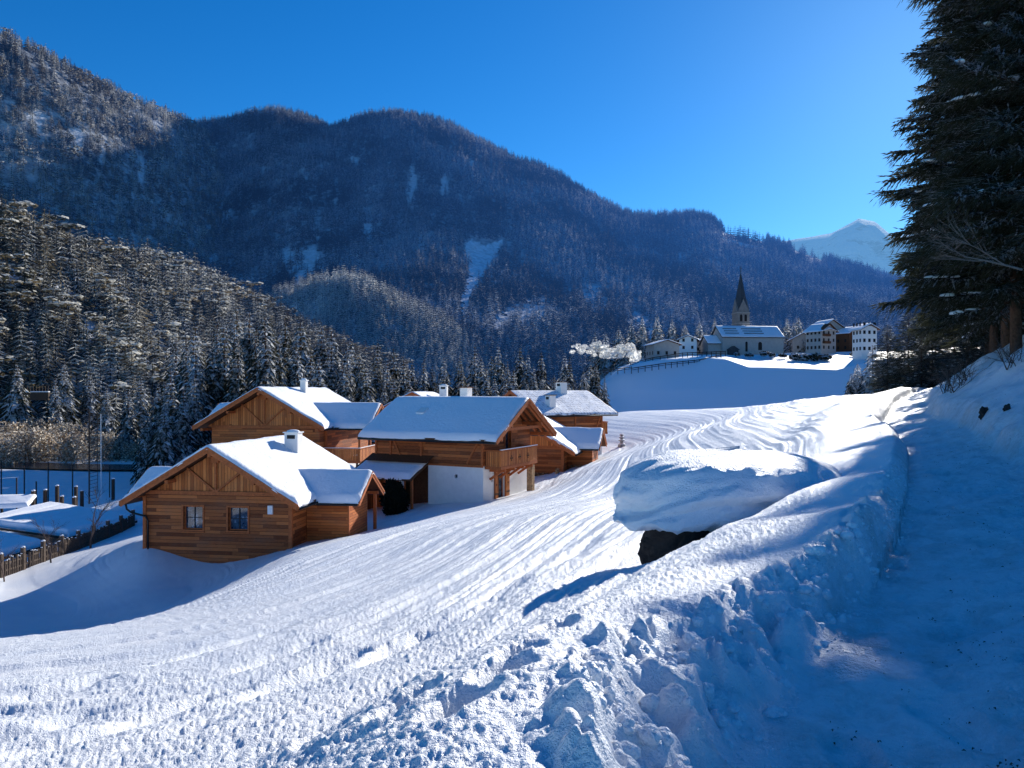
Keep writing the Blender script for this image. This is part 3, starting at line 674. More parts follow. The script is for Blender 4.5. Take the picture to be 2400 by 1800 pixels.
# ------------------------------------------------------------------ chalets
def snow_slab(W2, L0, L1, pitch, z0, th, seed, nu=44, nv=40, one_side=0, wav=.06, edge=.32, droop=.06):
    """rounded snow blanket over a gable roof. ridge along y from L0 to L1 at height z0, half width W2"""
    us = np.linspace(-1, 1, nu*2+1) if not one_side else (np.linspace(0, 1, nu+1) if one_side > 0 else np.linspace(-1, 0, nu+1))
    def dense(n): t = np.linspace(-1, 1, n); return np.sign(t)*(1-(1-np.abs(t))**1.5)
    vs = dense(nv*2+1)*.5+.5
    U, Vv = np.meshgrid(us, vs, indexing='ij')
    sx = np.sign(U); a = np.abs(U)
    a2 = 1-(1-a)**1.5 if True else a
    jag = 1+.018*fbm(Vv*9, U*0+sx*3, 3, seed)
    X = sx*a2*W2*jag; y = L0+(L1-L0)*Vv
    y = y+(.07*fbm(X*1.3, Vv*0+seed, 3, seed+4))*np.where(np.abs(Vv-.5) > .49, 1, 0)
    base = z0-np.sqrt(X**2+.02)*math.tan(pitch)
    dx = (1-a2)*W2; dy = np.minimum(Vv, 1-Vv)*(L1-L0)
    if one_side: dx2 = np.abs(X)
    e = np.sqrt(np.clip(1-(1-np.clip(dx/edge, 0, 1))**2, 0, 1))*np.sqrt(np.clip(1-(1-np.clip(dy/edge, 0, 1))**2, 0, 1))
    n = fbm(X*.8, y*.8, 3, seed+1)
    T = th*.72*(e*(1+n*wav*4)+.12*np.exp(-((dx-.25)/.2)**2)*e)
    Z = base+T-droop*np.exp(-dx/.15)
    G = np.stack([X, y, Z], -1)
    B = np.stack([X, y, base-.02-droop*np.exp(-dx/.15)], -1)
    k = G.shape; Vt = np.r_[G.reshape(-1, 3), B.reshape(-1, 3)]
    f = grid_faces(k[0], k[1]); nn = k[0]*k[1]
    i = np.arange(nn).reshape(k[0], k[1]); side = []
    for e_ in (i[0, :], i[:, -1], i[-1, ::-1], i[::-1, 0]):
        side.append(np.stack([e_[:-1], e_[1:], e_[1:]+nn, e_[:-1]+nn], 1))
    return Vt, np.r_[f[:, ::-1], np.concatenate(side)]
def wall_holes(mb, p0, ux, w, z0, z1, holes, depth=.22, n=None):
    """vertical wall quad starting at p0 going along ux (2d), with rectangular openings (s0,s1,z0,z1) and their reveals"""
    ux = Vector(ux); inn = Vector(n)*-depth
    S_ = sorted({0, w, *[h[0] for h in holes], *[h[1] for h in holes]}); Z_ = sorted({z0, z1, *[h[2] for h in holes], *[h[3] for h in holes]})
    def pt(s, z, d=0): v = Vector(p0)+ux*s+inn*d; return (v.x, v.y, z)
    for a, b in zip(S_[:-1], S_[1:]):
        for c, d in zip(Z_[:-1], Z_[1:]):
            m = ((a+b)/2, (c+d)/2)
            if any(h[0] < m[0] < h[1] and h[2] < m[1] < h[3] for h in holes): continue
            mb.quad(pt(a, c), pt(b, c), pt(b, d), pt(a, d))
    for h in holes:
        c = [(h[0], h[2]), (h[1], h[2]), (h[1], h[3]), (h[0], h[3])]
        for i in range(4):
            a, b = c[i], c[(i+1) % 4]; mb.quad(pt(*a), pt(*b), pt(*b, 1), pt(*a, 1))
def window(root, p0, ux, n, s0, s1, z0, z1, depth=.2, trim=True, name='window', muntin=True, fr=None):
    ux = Vector(ux); n = Vector(n)
    def pt(s, z, o): v = Vector(p0)+ux*s+n*o; return Vector((v.x, v.y, z))
    f = MB(); t = .10
    if trim:
        for (a, b, c, d) in ((s0-t, s1+t, z0-t, z0), (s0-t, s1+t, z1, z1+t), (s0-t, s0, z0, z1), (s1, s1+t, z0, z1)):
            f.bar(pt((a+b)/2, c, .015), pt((a+b)/2, d, .015), b-a, .05, up=n)
        f.bar(pt(s0-t-.05, z0-t-.02, .04), pt(s1+t+.05, z0-t-.02, .04), .12, .04)
    k = .055
    def fb(a, b, c, d): f.bar(pt((a+b)/2, c, -depth+.03), pt((a+b)/2, d, -depth+.03), abs(b-a), .05, up=n)
    fb(s0, s0+k, z0, z1); fb(s1-k, s1, z0, z1); fb(s0+k, s1-k, z0, z0+k); fb(s0+k, s1-k, z1-k, z1)
    w = f.build('frame' if False else name, fr or M['beam'], root)
    q = MB(); q.quad(pt(s0, z0, -depth), pt(s1, z0, -depth), pt(s1, z1, -depth), pt(s0, z1, -depth)); q.build('pane', M['glass'], w)
    if muntin:
        m = MB(); c = (s0+s1)/2; d = (z0+z1)/2
        m.bar(pt(c, z0+k, -depth+.03), pt(c, z1-k, -depth+.03), .05, .03, up=n); m.bar(pt(s0+k, d, -depth+.036), pt(s1-k, d, -depth+.036), .03, .03)
        m.build('muntin', fr or M['black'], w)
    return w
def roof_part(root, cx, W2, y0, y1, pitch, zr, th=.2, seed=0, snow=.3, name='roof', swap=None, purlins=(True, True), wav=.06, edge=.32, fascia=None, trim=None):
    """gable roof, ridge along y through (cx, ., zr); swap=(origin, rotz) places it turned. snow is its sub-part"""
    T = math.tan(pitch); r = MB()
    for s in (-1, 1):
        r.add([(cx+s*x, y, z) for y in (y0, y1) for x, z in ((0, zr-th), (W2, zr-th-W2*T), (W2, zr-W2*T), (0, zr))],
              [(0, 1, 2, 3), (7, 6, 5, 4), (0, 4, 5, 1), (1, 5, 6, 2), (2, 6, 7, 3)])
    ro = r.build(name, M['darkbeam'], root)
    b = MB()
    for y, on in ((y0, 1), (y1, -1)):
        for s in (-1, 1):
            b.bar((cx+s*.0, y-on*.03, zr-th*.75), (cx+s*(W2+.02), y-on*.03, zr-th*.75-(W2+.02)*T), .05, .26, up=(0, 0, 1))
            b.bar((cx+s*.0, y-on*.075, zr+.0), (cx+s*(W2+.02), y-on*.075, zr-(W2+.02)*T), .035, .12, up=(0, 0, 1))
    b.each('bargeboard', fascia or M['beam'], ro)
    g = MB()
    for s in (-1, 1): g.tube([(cx+s*(W2+.09), y0+.05, zr-th-W2*T+.02), (cx+s*(W2+.09), y1-.05, zr-th-W2*T+.02)], .07, 8)
    g.each('gutter', M['black'], ro, True)
    if snow:
        V, Fc = snow_slab(W2+.04, y0-.06, y1+.06, pitch, zr+.015, snow, seed, wav=wav, edge=edge)
        V[:, 0] += cx
        link('snow_blanket', npmesh('snow blanket', V, Fc, M['roofsnow'], True), ro)
    return ro
def turned(root, x, y, rz):                    # local frame for a cross wing
    return Matrix.Translation((x, y, 0)) @ Matrix.Rotation(rz, 4, 'Z')
def place_part(o, mtx): o.matrix_local = mtx
def gable_board(root, W, y, z0, z1pitch, zr, n, mat, name='gable_boards', cx=0, inset=.03):
    """triangular infill facing -y (n=-1) or +y (n=1)"""
    m = MB(); h = zr-z0; w = h/math.tan(z1pitch)
    m.prism([(cx-w, z0), (cx+w, z0), (cx, zr)], y, y+n*inset); return m.build(name, mat, root)
def chimney(root, x, y, z0, z1, w=.8, d=.7, hole=True, dark=False):
    c = MB(); c.box(x-w/2, x+w/2, y-d/2, y+d/2, z0, z1); ch = c.build('chimney', M['plaster'], root)
    k = MB(); k.box(x-w/2-.08, x+w/2+.08, y-d/2-.08, y+d/2+.08, z1+.0, z1+.07)
    k.build('chimney_cap', M['darkbeam'] if dark else M['white'], ch)
    if hole:
        q = MB(); q.box(x-w*.3, x+w*.3, y-d/2-.012, y-d/2+.01, z1-.38, z1-.13); q.box(x-w/2-.012, x-w/2+.01, y-d*.25, y+d*.25, z1-.38, z1-.13); q.build('flue_opening', M['black'], ch)
    if not dark: s = MB(); s.lump((x, y, z1+.08), (w*.5, d*.5, .14), .06, 12, 3); s.build('snow_cap', M['roofsnow'], ch, True)
    return ch
def balcony(root, p0, ux, n, length, depth, z, h=1.02, ends=(True, True), mat=None, brackets=True):
    """deck along a wall from p0 in direction ux, out along n"""
    ux = Vector((*ux, 0)); n = Vector((*n, 0)); p0 = Vector((*p0, z)); Z = Vector((0, 0, 1))
    d = MB(); c = p0+ux*length/2+n*depth/2
    d.bar(p0+n*depth/2-Z*.08, p0+ux*length+n*depth/2-Z*.08, depth, .16)
    bal = d.build('balcony', M['beam'], root)
    if brackets:
        k = MB()
        for i in range(4):
            q = p0+ux*(length*(i+.5)/4)-Z*.27; k.bar(q, q+n*depth*.96, .16, .2); k.bar(q-Z*.6, q+n*depth*.7-Z*.05, .12, .14)
        k.each('bracket', M['beam'], bal)
    r = MB(); rng_ = random.Random(5)
    def run(a, b):
        L = (b-a).length; m = max(2, int(L/.14)); dr = (b-a).normalized(); nn = dr.cross(Z)
        for i in range(m):
            q = a+dr*(L*(i+.5)/m)+nn*rng_.uniform(-.006, .006)
            r.bar(q+Z*.02, q+Z*(h-.06+rng_.uniform(-.01, .01)), L/m*.86, .03, up=nn)
    a = p0+n*(depth-.04)
    run(a, a+ux*length)
    if ends[0]: run(p0+n*.05, a)
    if ends[1]: run(a+ux*length, p0+ux*length+n*.05)
    r.build('railing_boards', M['rail'], bal)
    t = MB(); t.bar(a+Z*h-ux*.04, a+ux*(length+.04)+Z*h, .13, .07)
    t.bar(a+Z*.0-n*.02, a+ux*length-n*.02, .09, .09)
    if ends[0]: t.bar(p0+Z*(h-.003), a+Z*(h-.003), .12, .07)
    if ends[1]: t.bar(p0+ux*length+Z*(h-.003), a+ux*length+Z*(h-.003), .12, .07)
    t.build('handrail', M['beam'], bal)
    s = MB(); s.bar(a+Z*(h+.055), a+ux*length+Z*(h+.055), .12, .05); s.build('rail_snow', M['roofsnow'], bal)
    return bal
def firewood(root, x0, x1, y, z0, z1, ny, seed=0, along='x', name='firewood_stack'):
    r_ = random.Random(seed); m = MB(); z = z0+.07
    while z < z1:
        x = x0+r_.random()*.06
        while x < x1:
            s = r_.uniform(.05, .085); g = r_.uniform(0, .05)
            pts = [(x, y, z), (x, y+ny*(.35-g), z)] if along == 'x' else [(y, x, z), (y+ny*(.35-g), x, z)]
            m.tube(pts, s, 6); x += s*2+.015
        z += .15
    o = m.build(name, [M['firewood']], root); return o
def m_firewood():
    t = NT('split firewood'); g = t.geo(); n = t.noise(g['Position'], 7, 3); wn = t.n('TexVoronoi'); t.put(wn.inputs['Vector'], t.obj()); wn.inputs['Scale'].default_value = 7
    return t.end(t.bsdf(t.mix(t.mr(wn.outputs['Color'], .2, .8), (.06, .03, .02), (.42, .26, .14)), .9, .1))
M['firewood'] = m_firewood()

def braces(root, W, zb, zr, y, pitch, cx=0, n=-1):
    b = MB(); h = zr-zb; t = math.tan(pitch)
    def bar(a, c, w=.13, d=.10): b.bar((a[0], y+n*.07, a[1]), (c[0], y+n*.07, c[1]), w, d, up=(0, n, 0))
    for a, c in (((cx, zb), (cx, zr-.15)), ((cx-.06, zb+.05), (cx-W*.21, zb+h*.62-.0)), ((cx+.06, zb+.05), (cx+W*.21, zb+h*.62))):
        va = Vector((a[0], y+n*.055, a[1])); vc = Vector((c[0], y+n*.055, c[1]))
        d = (vc-va).normalized(); side = d.cross(Vector((0, 1, 0)))
        b.add([p+side*s*.055+Vector((0, k, 0)) for p in (va, vc) for s in (-1, 1) for k in (0, n*.06)], [(0, 1, 3, 2), (4, 6, 7, 5), (0, 4, 5, 1), (2, 3, 7, 6), (0, 2, 6, 4), (1, 5, 7, 3)])
    b.box(cx-.22, cx+.22, y, y+n*.2, zr-.62, zr-.3)
    return b.build('gable_brace', M['beam'], root)

# ---- front chalet ------------------------------------------------------------
def chalet_front():
    K1 = .82; H1 = empty('timber_chalet', (-21.45*K1, 43.2*K1, -8.95*K1), R(-7.7), 'single storey larch chalet nearest the camera with two small windows in its gable end', 'chalet')
    H1.scale = (K1,)*3; W, L, hw, zr, pi = 8.95, 10.6, 2.75, 5.65, R(30.5); cx = W/2
    wins = [(2.42, 3.62, 1.02, 2.36), (5.18, 6.38, 1.02, 2.36)]
    m = MB(); wall_holes(m, (0, 0, 0), (1, 0, 0), W, -1.2, hw+.35, wins, .24, (0, -1, 0))
    m.quad((0, 0, -1.2), (0, L, -1.2), (0, L, hw+.2), (0, 0, hw+.2)); m.quad((W, L, -1.2), (W, 0, -1.2), (W, 0, hw+.2), (W, L, hw+.2)); m.quad((W, L, -1.2), (0, L, -1.2), (0, L, hw+.3), (W, L, hw+.3))
    m.build('wall', M['boards'], H1)
    for w in wins: window(H1, (0, 0, 0), (1, 0, 0), (0, -1, 0), *w, depth=.22)
    c = MB()
    for x, y in ((0, 0), (W, 0)): c.box(x-.10, x+.10, y-.06, y+.12, -1.2, hw+.15)
    c.each('corner_post', M['beam'], H1)
    gable_board(H1, W, -.03, hw+.35, pi, zr-.1, 1, M['vboards'], cx=cx, inset=.05)
    gable_board(H1, W, L, hw+.3, pi, zr-.1, 1, M['vboards'], cx=cx)
    t = MB(); t.box(.02, W-.02, -.10, .0, hw+.30, hw+.48); t.box(.3, W-.3, -.14, -.1, hw+.45, hw+.52)
    for x in (-.35, W+.1): t.box(x, x+.25, -.85, .3, hw+.12, hw+.34)
    t.each('tie_beam', M['beam'], H1)
    braces(H1, W, hw+.48, zr-.1, -.03, pi, cx)
    r = roof_part(H1, cx, 5.35, -.95, L+.7, pi, zr+.18, .2, 3, .34)
    p = MB()
    for x, z in ((cx, zr-.16), (cx-2.6, zr-.16-2.6*math.tan(pi)), (cx+2.6, zr-.16-2.6*math.tan(pi))): p.box(x-.1, x+.1, -.85, 0, z-.2, z)
    p.each('purlin', M['beam'], H1)
    chimney(H1, cx+1.55, 6.9, 3.6, zr+.62, .92, .75)
    # right wing
    wx0, wx1, wy0, wy1, wz = W, W+2.62, 2.2, 5.6, 2.55; wp = R(33)
    m = MB(); m.box(wx0+.02, wx1, wy0, wy1, -1.2, wz); m.build('wing_wall', M['golden'], H1)
    cy = (wy0+wy1)/2
    g = MB(); h = (wy1-wy0)/2*math.tan(wp); g.prism([(wy0, wz), (wy1, wz), (cy, wz+h)], wx1-.05, wx1, axis=0); g.build('wing_gable', M['golden'], H1)
    po = MB(); po.box(wx1+.45, wx1+.62, wy1-.2, wy1, -1.2, wz+.1); po.box(wx1-.04, wx1+.05, wy0-.04, wy0+.06, -1.2, wz); po.each('wing_post', M['beam'], H1)
    wr = roof_part(H1, 0, 2.35, -1.0, 2.9+2.6, wp, wz+h+.42, .16, 9, .32, name='wing_roof')
    wr.matrix_local = Matrix.Translation((wx1+.85-1.0, cy, 0)) @ Matrix.Rotation(R(90), 4, 'Z')
    k = MB(); k.bar((wx1, cy-.0, wz+h+.1), (wx1+.75, cy, wz+h+.1), .14, .2); k.bar((wx1, wy0+.1, wz+.05), (wx1+.75, wy0+.1, wz+.05), .14, .18); k.bar((wx1, wy1-.1, wz+.05), (wx1+.75, wy1-.1, wz+.05), .14, .18); k.each('wing_purlin', M['beam'], H1)
    # left wing
    m = MB(); m.box(-1.5, -.02, 2.4, 5.4, -1.2, wz); m.build('wing_wall', M['boards'], H1)
    wl = roof_part(H1, 0, 2.1, -1.0, 4.2, wp, wz+h+.42, .16, 12, .3, name='wing_roof')
    wl.matrix_local = Matrix.Translation((-1.3, 3.9, 0)) @ Matrix.Rotation(R(-90), 4, 'Z')
    # small fittings
    e = MB(); e.box(7.62, 7.92, -.13, -.0, 2.02, 2.52); e.build('meter_box', M['white'], H1, bevel=.02)
    d = MB(); d.tube([(-.82, -.55, hw-.28), (-.80, -.5, hw-.55), (-.6, -.4, hw-.75), (.15, -.14, hw-1.0), (.28, -.13, hw-1.25), (.28, -.13, -1)], .055, 8); d.build('downpipe', M['black'], H1, True)
    d = MB(); d.tube([(W+.82, -.75, hw-.20), (W+.95, .6, hw-.26), (W+.9, 2.0, hw-.3)], .06, 8); d.build('snow_covered_gutter', M['white'], H1, True)
    return H1
chalet_front()

# ---- rear left chalet, two storeys, balconies --------------------------------
def chalet_rear_left():
    H = empty('timber_chalet', (-24.6, 60.6, -8.6), R(-7.7), 'two storey larch chalet with a roofed corner terrace behind the nearest chalet', 'chalet')
    W, L, h0, hw, zr, pi = 9.2, 12.0, 2.9, 5.6, 8.75, R(29.5); cx = W/2
    m = MB(); m.box(0, W, 0, L, -1.5, h0); m.build('lower_wall', M['plaster'], H)
    wins = [(4.35, 4.95, hw-1.35, hw-.55), (6.6, 7.8, hw-2.2, hw-.2)]
    m = MB(); wall_holes(m, (0, 0, 0), (1, 0, 0), W, h0, hw+.2, wins, .24, (0, -1, 0))
    m.quad((0, 0, h0), (0, L, h0), (0, L, hw), (0, 0, hw)); m.quad((W, L, h0), (W, 0, h0), (W, 0, hw), (W, L, hw)); m.quad((W, L, h0), (0, L, h0), (0, L, hw), (W, L, hw))
    m.build('upper_wall', M['boards'], H)
    window(H, (0, 0, 0), (1, 0, 0), (0, -1, 0), *wins[0], depth=.22, muntin=False)
    window(H, (0, 0, 0), (1, 0, 0), (0, -1, 0), *wins[1], depth=.22, name='balcony_door')
    gable_board(H, W, -.03, hw+.2, pi, zr-.1, 1, M['vboards'], cx=cx, inset=.05); gable_board(H, W, L, hw, pi, zr-.1, 1, M['vboards'], cx=cx)
    t = MB(); t.box(.02, W-.02, -.10, .0, hw+.1, hw+.32)
    for x in (-.4, W+.1): t.box(x, x+.25, -1.1, .3, hw-.1, hw+.12)
    t.each('tie_beam', M['beam'], H)
    braces(H, W, hw+.32, zr-.1, -.03, pi, cx)
    roof_part(H, cx, 5.5, -1.3, L+.8, pi, zr+.2, .2, 21, .3)
    p = MB()
    for x, z in ((cx, zr-.16), (cx-2.6, zr-.16-2.6*math.tan(pi)), (cx+2.6, zr-.16-2.6*math.tan(pi))): p.box(x-.1, x+.1, -1.2, 0, z-.2, z)
    p.each('purlin', M['beam'], H)
    balcony(H, (-.4, 0), (1, 0), (0, -1), W-.6, 1.1, h0+.12, brackets=True)
    chimney(H, cx+.9, 5.6, 7, zr+.9, .5, .5, hole=False)
    # corner terrace with its own roof
    wy0, wy1, wz = 1.2, 6.4, hw+.05; cy = (wy0+wy1)/2; wp = R(32); h = (wy1-wy0)/2*math.tan(wp)
    wr = roof_part(H, 0, 3.0, -1.0, 5.2, wp, wz+h+.35, .16, 25, .28, name='terrace_roof'); wr.matrix_local = Matrix.Translation((W+2.9, cy, 0)) @ Matrix.Rotation(R(90), 4, 'Z')
    g = MB(); g.prism([(wy0, wz+.1), (wy1, wz+.1), (cy, wz+h+.1)], W+3.0, W+3.06, axis=0); g.build('wing_gable', M['golden'], H)
    m = MB()
    for x, y in ((W+2.95, wy0), (W+2.95, wy1), (W+2.95, cy), (W+.1, wy0)): m.box(x-.09, x+.09, y-.09, y+.09, h0, wz+.1)
    m.bar((W, wy0, wz+.02), (W+3.6, wy0, wz+.02), .16, .2); m.bar((W, wy1, wz+.02), (W+3.6, wy1, wz+.02), .16, .2); m.each('terrace_post', M['beam'], H)
    m = MB()
    for x, y in ((W+2.8, wy0-.2), (W+1.6, wy0-.2), (W+2.8, cy), (W+2.8, wy1)): m.box(x-.07, x+.07, y-.07, y+.07, -1.5, h0)
    m.each('stilt', M['post'], H)
    balcony(H, (W, wy0-.3+.9), (1, 0), (0, -1), 3.1, .9, h0+.12, ends=(False, False), brackets=False)
    balcony(H, (W+2.3, wy0-.28), (0, 1), (1, 0), 5.6, .8, h0+.125, ends=(False, True), brackets=False)
    f = MB(); f.box(W, W+2.3, wy0-.28+.9, wy1, h0-.05, h0+.09); f.build('terrace_floor', M['beam'], H)
    tb = MB(); tb.box(W+1.2, W+2.0, wy0+1.5, wy0+2.3, h0+.75, h0+.8); tb.box(W+1.55, W+1.65, wy0+1.85, wy0+1.95, h0+.09, h0+.75); tb.build('terrace_table', M['post'], H)
    wl = roof_part(H, 0, 2.6, -1.0, 5, wp, wz+h+.3, .16, 27, .3, name='wing_roof'); wl.matrix_local = Matrix.Translation((-1.3, cy+1.5, 0)) @ Matrix.Rotation(R(-90), 4, 'Z')
    m = MB(); m.box(-1.5, -.02, cy-.5, cy+3.5, -1.5, wz); m.build('wing_wall', M['boards'], H)
    return H
chalet_rear_left()

# ---- middle chalet: long side to the camera, gable with balcony to the right --
def chalet_middle():
    # local +y runs from the balcony gable away to the left, +x away from the camera
    rz = math.atan2(.891, .454)
    H = empty('timber_chalet', (-1.80, 46.25, -6.95), rz, 'chalet with white ground floor, boarded upper floor and flower cut balcony on its gable', 'chalet')
    W, L, h0, hw, pi = 6.6, 8.3, 2.32, 4.3, R(29); zr = hw+W/2*math.tan(pi)+.25; cx = W/2
    m = MB()
    door = [(4.0, 5.3, -.1, 2.0)]
    wall_holes(m, (0, 0, 0), (1, 0, 0), W, -1.2, h0, [(1.9, 2.9, -.05, 2.0), (1.0, 1.28, 1.25, 1.5)], .24, (0, -1, 0))
    wall_holes(m, (0, 4.1, 0), (0, -1, 0), 4.1, -1.2, h0, [(2.0, 2.22, 1.5, 1.72)], .24, (-1, 0, 0))
    m.quad((0, 4.1, -1.2), (1.2, 4.1, -1.2), (1.2, 4.1, h0), (0, 4.1, h0)); m.quad((1.2, 4.1, -1.2), (1.2, L, -1.2), (1.2, L, h0), (1.2, 4.1, h0))
    m.quad((W, L, -1.2), (1.2, L, -1.2), (1.2, L, h0), (W, L, h0)); m.quad((W, 0, -1.2), (W, L, -1.2), (W, L, h0), (W, 0, h0))
    m.build('lower_wall', M['plaster'], H)
    q = MB(); q.quad((1.02, .2, 1.2), (1.26, .2, 1.2), (1.26, .2, 1.55), (1.02, .2, 1.55)); q.quad((.2, 1.85, 1.45), (.2, 2.15, 1.45), (.2, 2.15, 1.8), (.2, 1.85, 1.8)); q.each('vent', M['black'], H)
    window(H, (0, 0, 0), (1, 0, 0), (0, -1, 0), 1.9, 2.9, -.05, 2.0, name='garden_door', depth=.2)
    for s in (1.38, 2.98):
        sh = MB(); sh.box(s, s+.46, -.09, -.03, 0, 2.02); o = sh.build('shutter', M['rail'], H)
        b = MB(); b.box(s+.02, s+.44, -.115, -.09, .35, .47); b.box(s+.02, s+.44, -.115, -.09, 1.55, 1.67); b.box(s+.18, s+.28, -.12, -.092, .95, 1.05); b.each('shutter_batten', M['darkbeam'], o)
    m = MB(); updoor = [(2.9, 3.75, h0+.15, h0+2.1)]
    wall_holes(m, (-.04, -.04, 0), (1, 0, 0), W+.08, h0, hw+.2, updoor, .24, (0, -1, 0))
    m.quad((-.04, L+.04, h0), (-.04, -.04, h0), (-.04, -.04, hw+.1), (-.04, L+.04, hw+.1)); m.quad((W+.04, -.04, h0), (W+.04, L+.04, h0), (W+.04, L+.04, hw+.1), (W+.04, -.04, hw+.1))
    m.quad((W, L+.04, h0), (0, L+.04, h0), (0, L+.04, hw), (W, L+.04, hw)); m.quad((-.04, -.04, h0), (W, -.04, h0), (W, L, h0), (-.04, L, h0))
    m.build('upper_wall', M['boards'], H)
    window(H, (-.04, -.04, 0), (1, 0, 0), (0, -1, 0), *updoor[0], depth=.2, name='balcony_door', muntin=False)
    gable_board(H, W, -.04, hw+.2, pi, zr-.12, 1, M['boards'], cx=cx, inset=.05); gable_board(H, W, L, hw, pi, zr-.12, 1, M['vboards'], cx=cx)
    # timber frame on the long side
    t = MB()
    def br(y0, z0, y1, z1, w=.13): t.bar((-.075, y0, z0), (-.075, y1, z1), w, .07, up=(1, 0, 0))
    for y in (.05, L-.05, 4.6): br(y, h0, y, hw)
    br(.15, hw-.1, 1.15, h0+.12, .12); br(L-1.3, hw-.1, L-2.2, h0+.12, .12); t.bar((-.078, 0, h0-.02), (-.078, L, h0-.02), .1, .12, up=(1, 0, 0)); br(L-1.25, h0, L-1.25, hw)
    t.each('timber_frame', M['beam'], H)
    r = roof_part(H, cx, 4.45, -1.55, L+.6, pi, zr+.16, .2, 31, .3, wav=.04)
    ra = MB()   # exposed rafters and purlins under the gable overhang
    for s in (-1, 1):
        for k in range(3):
            y = -1.4+.5*k; ra.bar((cx, y, zr-.14), (cx+s*4.2, y, zr-.14-4.2*math.tan(pi)), .12, .16)
        for u in (0.02, 2.2, 3.6): ra.bar((cx+s*u, -1.5, zr-.32-u*math.tan(pi)), (cx+s*u, .0, zr-.32-u*math.tan(pi)), .16, .22)
    ra.bar((cx-3.2, -1.1, hw+.32), (cx+3.2, -1.1, hw+.32), .16, .2)
    ra.each('rafter', M['beam'], H)
    sk = MB(); sk.box(-.36, .36, -.3, .3, -.04, .03); s = sk.build('skylight', M['white'], r); s.matrix_local = Matrix.Translation((cx-1.9, 5.5, zr+.16-1.9*math.tan(pi)+.26)) @ Matrix.Rotation(-pi, 4, 'Y')
    chimney(H, cx+1.2, 3.9, zr-.8, zr+.9, .66, .6, dark=True, hole=False)
    bal = balcony(H, (.15, -.04), (1, 0), (0, -1), 5.3, 1.15, h0-.02)
    fl = MB()
    for cxx in (1.6, 2.8, 4.0):
        for dx, dz in ((0, 0), (.13, 0), (-.13, 0), (0, .13), (0, -.13)): fl.box(cxx+dx-.05, cxx+dx+.05, -1.19, -1.172, h0+.45+dz-.05, h0+.55+dz-.05)
    fl.each('cut_out_flower', M['darkbeam'], bal)
    pl = MB(); pl.box(4.9, 5.3, -1.05, -.65, -1.2, h0-.3); pl.build('porch_pillar', M['stone_pillar'], H)
    # lean-to porch on the camera side
    m = MB(); m.box(-.12+1.25, 1.19+.0, 4.2, L-.2, -1.2, h0); m.build('porch_back', M['darkbeam'], H)
    pr = MB(); tpi = math.tan(R(24)); x0, x1 = -2.1, .75; zt = h0+.45
    pr.add([(x, y, zt-(x1-x)*tpi+d) for y in (4.0, 9.2) for x in (x0, x1) for d in (-.12, 0)], [(0, 1, 3, 2), (4, 6, 7, 5), (0, 4, 5, 1), (2, 3, 7, 6), (0, 2, 6, 4), (1, 5, 7, 3)])
    po = pr.build('porch_roof', M['darkbeam'], H)
    V, Fc = snow_slab(2.25, 4.1, 8.9, R(24), 0, .3, 41, one_side=-1, edge=.4); V[:, 0] += .15; V[:, 2] += zt-(x1-.15)*tpi+.02
    link('snow_blanket', npmesh('porch snow', V, Fc, M['roofsnow'], True), po)
    p = MB()
    for y in (4.15, 6.2, 8.9): p.box(x0+.25, x0+.39, y-.07, y+.07, -1.2, zt-(x1-x0-.3)*tpi-.1)
    p.each('porch_post', M['beam'], H)
    p = MB(); p.box(-1.2, 1.15, 8.75, 8.82, -1.2, 1.5); p.box(.7, .76, 6.4, 8.8, -1.2, 2.2); p.each('porch_screen', M['vboards'], H)
    p = MB()
    for i in range(3): p.box(-1.9+i*.02, -1.86+i*.02, 4.7+i*.05, 4.98+i*.05, -.1, 1.55)
    p.each('leaning_board', M['white'], H)
    a = MB(); a.box(x1-.75, x1-.7, 2.7, 4.1, h0+.1, h0+.15); a.add([(.0, 3.6, h0+.55), (-.0, L+.3, h0+.55), (-.9, L+.3, h0+.12), (-.9, 3.6, h0+.12)], [(0, 1, 2, 3)]); a.each('canopy_board', M['darkbeam'], H)
    return H
M['stone_pillar'] = m_plain('rough larch pillar', (.42, .26, .14), .9, .7, 7, bump=.03)
chalet_middle()

